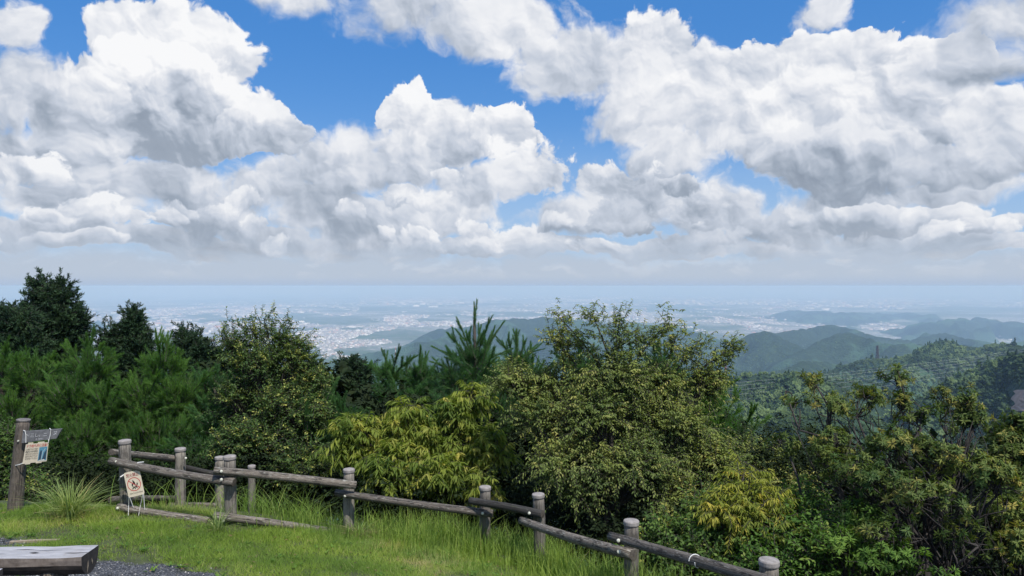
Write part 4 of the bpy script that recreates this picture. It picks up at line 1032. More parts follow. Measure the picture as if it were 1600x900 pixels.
def build_tuft(name, label, px, d, n, rad, h0, h1, seed, dead=.25):
    rng = np.random.RandomState(seed)
    bx = (px - 800) / F * d; bz = float(height(bx, d))
    o = empty(name, (bx, d, bz), label, 'grass')
    D = hdir(n, rng); r = np.abs(rng.normal(0, rad * .4, n))
    B = np.stack([bx + D[:, 0] * r, d + D[:, 1] * r, np.zeros(n)], 1); B[:, 2] = height(B[:, 0], B[:, 1]) - .01
    D = unit(D + rng.normal(size=D.shape) * np.array([.35, .35, 0]))
    V, T, t = blades(B, D, rng.uniform(h0, h1, n), np.abs(rng.normal(.75, .4, n)), rng.uniform(.006, .012, n), 7, rng, np.clip(rng.normal(.45, .25, n), 0, 1))
    mesh_obj('blades', V, T, TUFT, o, attrs={'tint': t}, kind='stuff')
    n = int(n * dead * 1.6); D = hdir(n, rng); r = np.abs(rng.normal(0, rad * .55, n))
    B = np.stack([bx + D[:, 0] * r, d + D[:, 1] * r, np.zeros(n)], 1); B[:, 2] = height(B[:, 0], B[:, 1]) - .01
    V, T, t = blades(B, D, rng.uniform(.08, .26, n), rng.uniform(1.0, 2.0, n), rng.uniform(.004, .008, n), 3, rng, rng.uniform(.0, 1, n))
    mesh_obj('withered_blades', V, T, DEAD, o, attrs={'tint': t}, kind='stuff')
DEAD = leaf_material('withered straw', (.05, .042, .022), (.14, .11, .06), transl=.2)
build_grass()
build_tuft('grass_tuft', 'big arching tuft of long grass between signpost and fence', 108, 8.6, 380, .26, .32, .64, 61)
build_tuft('grass_tuft', 'small tuft of broad grass at the second fence post from the left', 340, 8.3, 60, .10, .18, .42, 62, .1)
build_tuft('grass_tuft', 'brownish tuft at the foot of the fence post beside the tall grass', 562, 9.0, 70, .22, .12, .30, 63, 2.0)

def build_gravel():
    rng = np.random.RandomState(19)
    n = 120000
    x = rng.uniform(-9, 1.5, n); y = rng.uniform(4.4, 8.2, n)
    vis = (np.abs(x / y * F) < 825) & ((CZ - height(x, y)) / y * F < 470)
    ok = vis & (rng.rand(n) < np.clip(gravel_mask(x, y) * 1.2 - .3, 0, 1) * np.where(y < 7, .8, .6))
    x, y = x[ok], y[ok]; n = len(x)
    s = rng.uniform(.004, .011, n) * (1 + (rng.rand(n) < .06) * .9)
    oc = np.array([[1, 0, 0], [0, 1, 0], [-1, 0, 0], [0, -1, 0], [0, 0, .7], [0, 0, -.7]], float)
    P0 = np.stack([x, y, height(x, y) + s * .25], 1)
    j = 1 + rng.uniform(-.35, .35, (n, 6, 3))
    a = rng.uniform(0, 6.28, n); ca, sa = np.cos(a), np.sin(a)
    O = oc[None] * j * s[:, None, None]
    Ox = O[..., 0] * ca[:, None] - O[..., 1] * sa[:, None]; Oy = O[..., 0] * sa[:, None] + O[..., 1] * ca[:, None]
    V = np.stack([Ox, Oy, O[..., 2]], -1) + P0[:, None]
    T = np.array([[0, 1, 4], [1, 2, 4], [2, 3, 4], [3, 0, 4], [1, 0, 5], [2, 1, 5], [3, 2, 5], [0, 3, 5]])
    m, g, bs, out = material('crushed grey stone')
    at = g.node('ShaderNodeAttribute', attribute_name='tint')
    g.l.new(g.ramp(at.outputs['Fac'], [(0, (.035, .038, .046)), (.7, (.11, .115, .13)), (.93, (.20, .20, .20)), (1, (.50, .48, .45))]), bs.inputs['Base Color'])
    bs.inputs['Roughness'].default_value = .8
    tag(mesh_obj('gravel', V.reshape(-1, 3), (np.arange(n)[:, None, None] * 6 + T[None]).reshape(-1, 3), m, attrs={'tint': np.repeat(rng.rand(n), 6)}, kind='stuff'), 'dark crushed gravel at the near edge of the lawn', 'gravel')
build_gravel()

def build_litter():
    rng = np.random.RandomState(23)
    n = 900
    x = rng.uniform(-8, 1.8, n); y = rng.uniform(4.6, 9.0, n); yf = np.interp(x, FENCE_X, FENCE_Y); ok = y < yf + .2; x, y = x[ok], y[ok]; n = len(x)
    V, T = leaf_quads(np.stack([x, y, height(x, y) + rng.uniform(.015, .04, n)], 1), hdir(n, rng) + rng.normal(size=(n, 3)) * .25, np.array([0, 0, 1.]) + rng.normal(size=(n, 3)) * .4, rng.uniform(.02, .055, n), rng.uniform(.012, .022, n))
    tag(mesh_obj('fallen_leaves', V, T, LITTER, attrs={'tint': np.repeat(rng.rand(n), 4)}, kind='stuff'), 'scattered dry fallen leaves on the lawn', 'leaves')
    n = 160; px = rng.uniform(150, 700, n)
    x = rng.uniform(-6.5, .5, n); y = rng.uniform(5.8, 8.8, n); n = len(x); m = 7
    X = np.repeat(x, m) + rng.normal(0, .015, n * m); Y = np.repeat(y, m) + rng.normal(0, .015, n * m)
    V, T = leaf_quads(np.stack([X, Y, height(X, Y) + .012], 1), hdir(n * m, rng) + np.array([0, 0, .6]), np.tile([0, 0, 1.], (n * m, 1)), rng.uniform(.035, .075, n * m), rng.uniform(.014, .026, n * m))
    tag(mesh_obj('low_weeds', V, T, FRESH_L, attrs={'tint': np.repeat(rng.rand(n * m) * .8, 4)}, kind='stuff'), 'low broad leafed weeds dotted through the lawn', 'weeds')
LITTER = leaf_material('dry fallen leaf', (.06, .04, .02), (.16, .12, .06), transl=.1, gain=1.3)
build_litter()

# ------------------------------------------------------------------ log fence
def wood_log_material(name, stops, stain=.5, lichen=0.3):
    m, g, bs, out = material(name)
    al = g.node('ShaderNodeAttribute', attribute_name='along'); an = g.node('ShaderNodeAttribute', attribute_name='around')
    ca = g.m('COSINE', an.outputs['Fac']); sa = g.m('SINE', an.outputs['Fac'])
    cb = g.node('ShaderNodeCombineXYZ'); g.l.new(ca, cb.inputs[0]); g.l.new(sa, cb.inputs[1]); g.l.new(al.outputs['Fac'], cb.inputs[2])
    vec = cb.outputs[0]
    grain = g.noise(g.v('MULTIPLY', vec, (3.2, 3.2, 2.2)), 2.4, 7, .68)
    blot = g.noise(g.v('MULTIPLY', vec, (.6, .6, 3.6)), 1.9, 6, .7)
    crack = g.noise(g.v('MULTIPLY', vec, (5.0, 5.0, .8)), 1.7, 3, .5)
    c = g.ramp(grain, stops)
    c = g.mix(g.sm(blot, .50, .58, 0, stain), c, (.022, .019, .018))
    c = g.mix(g.sm(crack, .60, .66, 0, .85), c, (.014, .012, .012))
    li = g.noise(g.v('MULTIPLY', vec, (1, 1, 4.5)), 3.1, 5, .7)
    c = g.mix(g.sm(li, .55, .62, 0, lichen), c, (.30, .30, .28))
    oi = g.node('ShaderNodeObjectInfo')
    c = g.mix(oi.outputs['Random'], g.mix(1.0, c, (.72, .70, .68), 'MULTIPLY'), g.mix(1.0, c, (1.25, 1.22, 1.15), 'MULTIPLY'))
    moss = g.noise(g.v('MULTIPLY', vec, (1.2, 1.2, 3.0)), 2.3, 4, .6)
    c = g.mix(g.sm(moss, .60, .70, 0, .5), c, (.060, .070, .030))
    g.l.new(c, bs.inputs['Base Color']); bs.inputs['Roughness'].default_value = .88
    bump(g, bs, g.m('SUBTRACT', g.m('MULTIPLY', grain, .8), g.sm(crack, .58, .68)), .9, .008)
    return m

def log(name, A, B, r0, r1, mat, parent, rings=16, seg=18, seed=0, wob=.035, capmat=None, bulge=0.0, bend=.006):
    """a round timber from A to B with its own surface coordinates"""
    rng = np.random.RandomState(seed)
    A = np.array(tuple(A)); B = np.array(tuple(B)); d = B - A; L = np.linalg.norm(d); d = d / L
    ref = np.array([0, 0, 1.]) if abs(d[2]) < .9 else np.array([0, 1., 0]); s = np.cross(d, ref); s /= np.linalg.norm(s); u = np.cross(s, d)
    V = []; al = []; an = []; ph = rng.uniform(0, 6.28)
    bx, bz = rng.uniform(-bend, bend, 2)
    lob = [(rng.uniform(0, wob), rng.uniform(0, 6.28), k) for k in (2, 3, 5)]
    knots = [(rng.uniform(.1, .9), rng.uniform(0, 6.28)) for _ in range(3)]
    for i in range(rings + 1):
        t = i / rings
        for k in range(seg):
            th = 2 * math.pi * k / seg
            r = r0 + (r1 - r0) * t
            r *= 1 + sum(a * math.sin(kk * th + p + t * 2.2) for a, p, kk in lob) + rng.uniform(-.012, .012)
            for kt, kth in knots: r *= 1 + .07 * math.exp(-(((t - kt) * L / .05) ** 2) - (((th - kth + math.pi) % (2 * math.pi) - math.pi) / .4) ** 2)
            if i in (0, rings): r *= .955
            c = A + d * L * t + (s * bx + u * bz) * math.sin(math.pi * t) * L
            V.append(c + (s * math.cos(th) + u * math.sin(th)) * r); al.append(t * L + seed * 3.1); an.append(th + ph)
    Fc = []
    for i in range(rings):
        for k in range(seg):
            k2 = (k + 1) % seg; Fc.append((i * seg + k, (i + 1) * seg + k, (i + 1) * seg + k2, i * seg + k2))
    n0 = len(V)
    for e, i in ((-1, 0), (1, rings)):
        V.append(A + d * (L * (i / rings)) + d * e * .004); al.append(0); an.append(0); c = len(V) - 1
        for k in range(seg):
            k2 = (k + 1) % seg
            Fc.append((c, i * seg + k, i * seg + k2) if e < 0 else (c, i * seg + k2, i * seg + k))
    nside = rings * seg
    midx = [0] * nside + [1] * (len(Fc) - nside)
    o = mesh_obj(name, V, Fc, [mat, capmat or ENDGRAIN], parent, smooth=True, midx=midx, attrs={'along': al, 'around': an})
    for p in o.data.polygons[nside:]: p.use_smooth = False
    return o

def plain_material(name, c0, c1, scale=30.0, rough=.7, bmp=.2):
    m, g, bs, out = material(name)
    tc = g.node('ShaderNodeTexCoord'); n = g.noise(tc.outputs['Object'], scale, 5, .6)
    g.l.new(g.ramp(n, [(.32, c0), (.68, c1)]), bs.inputs['Base Color']); bs.inputs['Roughness'].default_value = rough
    bump(g, bs, n, bmp, .004)
    return m

ENDGRAIN = plain_material('dark log end grain', (.035, .028, .022), (.10, .085, .07), 40)
POST_W = wood_log_material('weathered grey post', [(.25, (.088, .079, .070)), (.5, (.20, .184, .165)), (.75, (.31, .29, .265))], .5, .25)
RAIL_W = wood_log_material('weathered dark rail', [(.25, (.045, .038, .034)), (.5, (.135, .117, .103)), (.75, (.30, .272, .245))], .85, .8)
RAIL_D = wood_log_material('blackened rail', [(.25, (.022, .021, .021)), (.5, (.045, .043, .042)), (.75, (.085, .08, .075))], .6, .2)
CAP_M = plain_material('pale grey post cap', (.20, .18, .17), (.33, .305, .29), 26, .8)
BOLT_M = plain_material('pale bolt head', (.42, .42, .36), (.62, .62, .52), 60, .4)
CORD_M = plain_material('white cord', (.62, .62, .60), (.80, .80, .78), 90, .6)

def ring_disc(name, c, axis, r, th, mat, parent, seg=18, dome=.0, bev=.25):
    """a short bevelled disc (post caps, bolt heads)"""
    ax = Vector(axis).normalized(); ref = Vector((0, 0, 1)) if abs(ax.z) < .9 else Vector((1, 0, 0))
    s = ax.cross(ref).normalized(); u = s.cross(ax); c = Vector(c); m = Mesh(); vs = []
    prof = [(r * .97, 0), (r, th * .2), (r, th * (1 - bev)), (r * .93, th * .95), (r * .55, th + dome * .7)]
    for rr, h in prof:
        for k in range(seg):
            a = 2 * math.pi * k / seg; vs.append(c + ax * h + (s * math.cos(a) + u * math.sin(a)) * rr)
    vs.append(c + ax * (th + dome)); fs = []
    for i in range(len(prof) - 1):
        for k in range(seg):
            k2 = (k + 1) % seg; fs.append((i * seg + k, (i + 1) * seg + k, (i + 1) * seg + k2, i * seg + k2))
    for k in range(seg): fs.append(((len(prof) - 1) * seg + k, len(vs) - 1, (len(prof) - 1) * seg + (k + 1) % seg))
    fs.append(tuple(range(seg)))
    m.add(vs, fs)
    return m.build(name, mat, parent, smooth=False)

def fence_post(root, px, ptop, d, r, seed, lean=(0, 0), cap=True):
    top = P(px, ptop, d); gz = float(height(top.x, top.y))
    bot = Vector((top.x + lean[0], top.y + lean[1], gz - .15))
    ax = (top - bot).normalized(); t2 = top - ax * .04
    p = log('post', bot, t2, r * 1.03, r, POST_W, root, 12, 20, seed, .02, bend=.002)
    if cap: ring_disc('post_cap', t2 + ax * .0, ax, r * 1.10, .044, CAP_M, p, 22, .008)
    return p

def rail(root, a, b, r0, r1, seed, mat=None):
    return log('rail', P(*a), P(*b), r0 * .80, r1 * .80, mat or RAIL_W, root, 22, 18, seed, .06, bend=.010 if seed != 6 else 0)

def bolt(root, px, py, d):
    c = P(px, py, d); ring_disc('bolt', c, (Vector((0, 0, CZ)) - c).normalized() * 1.0, .017, .012, BOLT_M, root, 12, .004)

def build_fences():
    b = P(545, 833, 9.2)
    f = empty('log_fence', (b.x, b.y, float(height(b.x, b.y))), 'long front log fence running down to the right corner', 'fence')
    R = .068
    for i, (px, pt, d, r, ln) in enumerate([(194.5, 688, 9.05, R, (.02, 0)), (358.5, 712.5, 8.75, R, (.02, 0)), (545, 733, 9.2, R, (0, 0)), (758, 760.5, 9.0, R, (-.01, 0)), (841, 772, 8.5, R, (.03, 0)), (986.5, 813.5, 6.85, R, (0, 0)), (1202, 875, 5.35, R, (0, 0))]):
        fence_post(f, px, pt, d, r, 100 + i, ln)
    o = .135   # rails are bolted on the camera side
    rail(f, (172, 720, 9.05 - o), (366, 754, 8.75 - o), .062, .064, 1)
    rail(f, (334, 735, 8.72 - o), (556, 758.5, 9.15 - o), .058, .062, 2)
    rail(f, (524, 770, 9.2 - o), (770, 803, 8.98 - o), .056, .062, 3)
    rail(f, (734, 782.5, 9.0 - o), (848, 804, 8.5 - o), .052, .060, 4, RAIL_D)
    rail(f, (814, 813, 8.6 - o), (990, 868, 6.83 - o), .052, .062, 5)
    rail(f, (954, 838, 7.0 - o), (1255, 925, 4.95 - o), .052, .058, 6)
    rail(f, (184, 793, 9.05 - o), (326, 815, 8.8 - o), .060, .064, 7, RAIL_W)
    rail(f, (333, 806, 8.75 - o), (520, 831, 9.15 - o), .062, .050, 8)
    rail(f, (738, 864, 9.0 - o), (850, 886, 8.5 - o), .050, .052, 9, RAIL_D)
    bd = o + .052
    for px, py, d in [(181.5, 721.5, 9.05), (345.5, 736.5, 8.75), (345.5, 749.5, 8.75), (536, 760.5, 9.2), (539, 775, 9.2), (754, 802.5, 9.0), (827, 802, 8.5), (824, 815, 8.5), (966.5, 845, 6.85), (967, 862.5, 6.85), (183, 794.5, 9.05), (348, 814.5, 8.75), (747, 868, 9.0)]:
        bolt(f, px, py, d - bd)
    c = P(1106, 885, 5.95 - o); m = Mesh()
    A = P(954, 838, 7.0 - o); B = P(1255, 925, 4.95 - o); ax = (B - A).normalized(); c = A + ax * (B - A).dot(ax) * .52
    s = ax.cross(Vector((0, 0, 1))).normalized(); u = s.cross(ax)
    m.tube([c + (s * math.cos(k * .35) + u * math.sin(k * .35)) * .0475 + ax * .004 * k for k in range(19)], .004, 6)
    m.build('tie_cord', CORD_M, f)
    b = P(281, 805, 10.7)
    f = empty('log_fence', (b.x, b.y, float(height(b.x, b.y))), 'short rear log fence turning away behind the left posts', 'fence')
    for i, (px, pt, d, r) in enumerate([(281.5, 700.5, 10.7, .072), (343, 714, 11.3, .068), (393, 727.5, 11.7, .056)]):
        fence_post(f, px, pt, d, r, 120 + i)
    rail(f, (173, 706.5, 9.5), (274, 717, 10.75), .056, .060, 11)
    rail(f, (286, 730, 10.75), (346, 743, 11.2), .052, .056, 12, RAIL_D)
    rail(f, (172, 781, 9.55), (274, 779, 10.75), .050, .052, 13)
    rail(f, (262, 790, 10.6), (338, 790, 11.2), .050, .050, 14)
    for px, py, d in [(290, 716, 10.6), (196, 708.5, 9.62)]: bolt(f, px, py, d)
build_fences()

# ------------------------------------------------------------------ signs
class Frame:
    """a flat panel's own plane: origin at the top left corner, x to the right, y down, in metres"""
    def __init__(s, TL, TR, BL):
        s.o = TL; s.x = (TR - TL).normalized(); s.w = (TR - TL).length
        s.h = (BL - TL).length; s.y = (BL - TL).normalized(); s.n = s.y.cross(s.x).normalized()
        if s.n.dot(Vector((0, 0, CZ)) - TL) < 0: s.n = -s.n
    def p(s, u, v, k=0.0): return s.o + s.x * (u * s.w) + s.y * (v * s.h) + s.n * k
    def plate(s, poly, k0, k1):
        m = Mesh(); n = len(poly)
        m.add([s.p(u, v, k1) for u, v in poly] + [s.p(u, v, k0) for u, v in poly], [tuple(range(n)), tuple(reversed(range(n, 2 * n)))] + [(i, (i + 1) % n, n + (i + 1) % n, n + i)[::-1] for i in range(n)])
        return m
    def text(s, body, u, v, size, mat, parent, name='lettering', k=.003, width=None, aspect=1.0, bold=0.0, center=True):
        cu = bpy.data.curves.new('lettering', 'FONT'); cu.body = body; cu.size = 1.0; cu.extrude = 0.0; cu.offset = bold
        cu.align_x = 'LEFT'; ob = bpy.data.objects.new('lettering_source', cu)
        me = bpy.data.meshes.new_from_object(ob); bpy.data.objects.remove(ob)
        co = np.array([v_.co[:] for v_ in me.vertices]) if len(me.vertices) else np.zeros((0, 3))
        if not len(co): return None
        x0, x1 = co[:, 0].min(), co[:, 0].max()
        sx = size if width is None else width / (x1 - x0)
        cx = (x0 + x1) / 2 if center else x0
        V = [tuple(s.p(u, v, k) + s.x * ((c[0] - cx) * sx * aspect) - s.y * ((c[1] - .36) * size)) for c in co]
        Fc = [tuple(p.vertices) for p in me.polygons]
        bpy.data.meshes.remove(me)
        return mesh_obj(name, V, Fc, mat, parent)

def flat_material(name, c, rough=.55):
    m, g, bs, out = material(name); geo = g.node('ShaderNodeNewGeometry')
    n = g.noise(geo.outputs['Position'], 24.0, 4, .6)
    g.l.new(g.mix(g.sm(n, .3, .7), tuple(u * .86 for u in c), c), bs.inputs['Base Color']); bs.inputs['Roughness'].default_value = rough
    return m
CREAM = flat_material('sun bleached cream board', (.66, .58, .45))
RED = flat_material('faded red print', (.50, .045, .04)); BLACK = flat_material('black print', (.012, .010, .012)); DRED = flat_material('dark red print', (.26, .03, .035))
BROWNP = flat_material('brown small print', (.12, .09, .07)); PALEP = flat_material('faint print', (.36, .31, .25)); WHITE_P = flat_material('laminated white edge', (.66, .66, .62))
GREYW = flat_material('weathered engraving paint', (.62, .62, .63))

def ring_mesh(fr, cu_, cv, r0, r1, k, n=40):
    m = Mesh(); vs = []
    for i in range(n):
        a = 2 * math.pi * i / n
        for r in (r0, r1): vs.append(fr.p(cu_, cv, k) + fr.x * math.cos(a) * r + fr.y * math.sin(a) * r)
    m.add(vs, [(2 * i, 2 * i + 1, (2 * i + 3) % (2 * n), (2 * i + 2) % (2 * n)) for i in range(n)])
    return m

def poly_mesh(fr, cu_, cv, pts, k, sc):
    m = Mesh(); m.add([fr.p(cu_, cv, k) + fr.x * x * sc + fr.y * y * sc for x, y in pts], [tuple(range(len(pts)))]); return m

def cord(parent, pts, r=.0035, name='tie_cord'):
    m = Mesh(); m.tube(pts, r, 6); return m.build(name, CORD_M, parent)

def build_fire_sign():
    d = 8.82
    fr = Frame(P(192.5, 739.5, d), P(217.5, 733.8, d), P(200.5, 778, d - .03))
    root = empty('fire_notice', tuple(fr.p(.5, 1, 0)), 'small cream no fire notice tied crooked to the left fence post', 'sign')
    c = .12; cr = []
    for (cx, cy, a0) in ((c, c * .62, 180), (1 - c, c * .62, 270), (1 - c, 1 - c * .62, 0), (c, 1 - c * .62, 90)):
        for k in range(5):
            a = math.radians(a0 + k * 22.5); cr.append((cx + math.cos(a) * c, cy + math.sin(a) * c * .62))
    fr.plate(cr, -.004, .0).build('board', CREAM, root)
    fr.text('焚火禁止', .5, .145, .046, DRED, root, width=fr.w * .78, bold=.012, k=.0015)
    R = fr.w * .415
    ring_mesh(fr, .5, .52, R * .90, R, .0015).build('red_ring', RED, root)
    # flame, embers and logs
    fl = [(-.10, -.62), (.02, -.48), (.12, -.30), (.22, -.12), (.34, .04), (.36, .16), (.26, .26), (.16, .30), (.20, .16), (.10, .02), (.0, .10), (-.10, .26), (-.16, .36), (-.10, .42), (-.24, .40), (-.36, .24), (-.38, .06), (-.30, -.08), (-.24, -.02), (-.18, .04), (-.16, -.10), (-.12, -.28), (-.12, -.45)]
    m = Mesh()
    def tri(m, pts, k=.0018):
        n = len(pts); m.add([fr.p(.5, .52, k) + fr.x * x * R + fr.y * y * R for x, y in pts], [tuple(range(n))])
    tri(m, [(-.14, -.66), (.06, -.42), (.20, -.16), (.16, .02), (-.02, -.04), (-.14, -.26)])
    tri(m, [(-.02, -.04), (.16, .02), (.30, .18), (.26, .30), (.10, .20)])
    tri(m, [(-.20, -.20), (-.14, -.02), (-.20, .16), (-.14, .38), (-.30, .30), (-.40, .10), (-.34, -.06)])
    tri(m, [(.46, -.22), (.56, -.02), (.52, .16), (.40, .24), (.32, .10), (.38, -.02)])
    tri(m, [(-.42, .66), (-.26, .44), (0, .34), (.08, .40), (-.10, .52), (-.30, .72)])
    tri(m, [(.0, .36), (.36, .30), (.56, .36), (.60, .44), (.30, .42), (.02, .46)])
    tri(m, [(-.04, .46), (.12, .46), (.10, .74), (-.02, .74)])
    tri(m, [(.14, .42), (.30, .44), (.44, .66), (.34, .68)])
    m.build('campfire_emblem', BLACK, root)
    s = Mesh(); a = math.radians(41); ux = fr.x * math.cos(a) + fr.y * math.sin(a); uy = fr.y * math.cos(a) - fr.x * math.sin(a); c0 = fr.p(.5, .52, .0022)
    s.add([c0 - ux * R * .9 - uy * R * .05, c0 + ux * R * .9 - uy * R * .05, c0 + ux * R * .9 + uy * R * .05, c0 - ux * R * .9 + uy * R * .05], [(0, 1, 2, 3)])
    s.build('red_slash', RED, root)
    fr.text('Open Fires Prohibited', .53, .865, .021, BROWNP, root, width=fr.w * .80, k=.0015, bold=.01)
    cord(root, [P(193, 742, d), P(188, 745, d - .03), P(184.5, 751, 8.95)], .006)
    cord(root, [P(214, 735, d), P(213, 728, 8.80), P(215, 723, 8.83), P(224, 722, 8.92)], .006)
    cord(root, [P(201, 777, d - .03), P(200.5, 790, 8.82), P(200, 806, 8.78)]); cord(root, [P(202, 777, d - .03), P(208, 793, 8.83)])
    cord(root, [P(223, 772, d - .03), P(219, 790, 8.82), P(216, 806, 8.78)]); cord(root, [P(224, 772, d - .03), P(225.5, 796, 8.80)])
build_fire_sign()

def build_signpost():
    d = 9.0
    top = P(36.5, 655, d); base = P(23, 797, d); gz = float(height(base.x, base.y))
    root = empty('signpost', (base.x, base.y, gz), 'leaning wooden signpost with an arrow board at the left', 'signpost')
    ax = (top - Vector((base.x, base.y, gz))).normalized()
    log('post', Vector((base.x, base.y, gz)) - ax * .12, top - ax * .02, .088, .074, POST_B, root, 16, 20, 131, .03, ENDGRAIN, bend=.003)
    ring_disc('post_cap', top - ax * .02, ax, .078, .02, POST_TOP, root, 20, .006)
    f = d - .105
    fr = Frame(P(35.5, 674, f), P(96.5, 670, f), P(33, 692.5, f))
    bd = fr.plate([(0, 0), (1, 0), (.885, .80), (.0, 1)], -.022, 0).build('arrow_board', BOARD_G, root)
    for body, u, v, sz in [('三し、ニ', .42, .40, .052), ('ヌ', .84, .32, .060), ('ヘ', .12, .35, .045), ('2.1km', .44, .72, .034), ('(', .66, .68, .034), ('2.8km', .80, .60, .030)][:4]:
        fr.text(body, u, v, sz, GREYW, bd, k=.002)
    cord(root, [P(36, 672.5, f - .01), P(38.5, 673, f - .015), P(40, 680, f - .012), P(40, 692, f - .012)], .0042)
    cord(root, [P(77, 669.5, f - .0), P(79, 671, f - .015), P(78, 680, f - .014), P(75.5, 690, f - .012)], .0042)
    ring_disc('bolt', P(28.5, 689, f + .02), (0, -1, 0), .012, .012, BOLT_M, root, 10)
    fp = f - .01
    fr = Frame(P(40, 694.5, fp), P(75.5, 691, fp), P(34.5, 725, fp))
    ro = empty('warning_poster', tuple(fr.p(.5, 1, 0)), 'cream poster with red heading and blue photo hung under the arrow board', 'poster')
    sh = .0
    fr.plate([(0, 0), (.08, 0), (.10, -.07), (.30, -.07), (.33, 0), (.52, 0), (.54, -.06), (.80, -.06), (.82, 0), (1, 0), (1.06, .985), (.86, .985), (.84, 1.04), (.60, 1.04), (.58, .99), (.36, .99), (.34, 1.05), (.12, 1.05), (.10, 1.0), (0, 1.0)], -.003, 0).build('board', CREAM, ro)
    fr.text('ナラ枯れ木に注意!', .51, .115, .042, RED, ro, width=fr.w * .92, bold=.012, k=.0015)
    for i, (t, v, mt) in enumerate([('この周辺ではナラ枯れ', .285, BROWNP), ('被害木の倒木や落枝の', .405, BLACK), ('危険がありますので', .525, BROWNP), ('枯れた木の下には', .645, BROWNP), ('近づかないでください', .765, BROWNP)]):
        fr.text(t, .31 + .012 * i, v, .026, mt, ro, width=fr.w * .54, k=.0015, bold=.01)
    ph = fr.plate([(.635, .22), (.985, .22), (1.03, .93), (.66, .93)], .0, .0012).build('photo_print', PHOTO_B, ro)
    m = Mesh(); 
    m.add([fr.p(.80, .90, .002), fr.p(.815, .90, .002), fr.p(.83, .45, .002), fr.p(.815, .45, .002)], [(0, 1, 2, 3)])
    m.add([fr.p(.82, .50, .002), fr.p(.83, .50, .002), fr.p(.92, .30, .002), fr.p(.90, .30, .002)], [(0, 1, 2, 3)])
    m.add([fr.p(.67, .93, .002), fr.p(.98, .93, .002), fr.p(.94, .86, .002), fr.p(.72, .885, .002)], [(0, 1, 2, 3)])
    m.build('pale_tree_print', WHITE_P, ro)
    m = Mesh(); m.add([fr.p(.69, .90, .0016), fr.p(.79, .90, .0016), fr.p(.78, .42, .0016), fr.p(.72, .36, .0016), fr.p(.69, .5, .0016)], [(0, 1, 2, 3, 4)]); m.add([fr.p(.84, .88, .0016), fr.p(1.0, .86, .0016), fr.p(.99, .36, .0016), fr.p(.90, .5, .0016)], [(0, 1, 2, 3)])
    m.build('dark_tree_print', BLUE_D, ro)
    cord(ro, [P(35, 724, fp - .004), P(30, 726, f - .01), P(19.5, 728.5, f + .05)], .005)
    cord(ro, [P(75.5, 692, fp - .004), P(75, 686, fp - .01)], .003)
POST_B = wood_log_material('weathered brown post', [(.25, (.050, .040, .034)), (.5, (.10, .084, .072)), (.75, (.17, .148, .13))], .4, .15)
POST_TOP = plain_material('grey post top', (.10, .09, .085), (.18, .165, .155), 40)
BOARD_G = plain_material('weathered slate grey board', (.085, .086, .092), (.19, .19, .20), 22, .75, .5)
PHOTO_B = flat_material('faded blue photograph', (.10, .27, .38)); BLUE_D = flat_material('dark blue print', (.03, .06, .10))
build_signpost()

# ------------------------------------------------------------------ half-log benches and timber edging
def bench_material():
    m, g, bs, out = material('sun bleached bench top')
    geo = g.node('ShaderNodeNewGeometry'); pos = geo.outputs['Position']
    n = g.noise(g.v('MULTIPLY', pos, (2.0, 16, 16)), 2.0, 7, .65); b = g.noise(pos, 5.0, 4, .6)
    c = g.ramp(n, [(.3, (.24, .235, .24)), (.55, (.38, .375, .39)), (.75, (.47, .46, .47))])
    c = g.mix(g.sm(b, .55, .7, 0, .45), c, (.20, .16, .13))
    cr = g.noise(g.v('MULTIPLY', pos, (1.6, 20, 20)), 1.3, 2, .5)
    c = g.mix(g.sm(cr, .64, .67, 0, .9), c, (.03, .025, .02))
    g.l.new(c, bs.inputs['Base Color']); bs.inputs['Roughness'].default_value = .6
    bump(g, bs, g.m('SUBTRACT', n, g.sm(cr, .62, .68)), .5, .006)
    return m
BENCH_T = bench_material()
BENCH_S = plain_material('brown bench side', (.12, .095, .078), (.26, .22, .19), 18, .8, .6)
BENCH_E = plain_material('black bench end grain', (.012, .011, .011), (.035, .030, .028), 30, .9, .6)
PALE_WOOD = plain_material('pale split wood', (.20, .16, .11), (.34, .28, .20), 30, .8, .4)

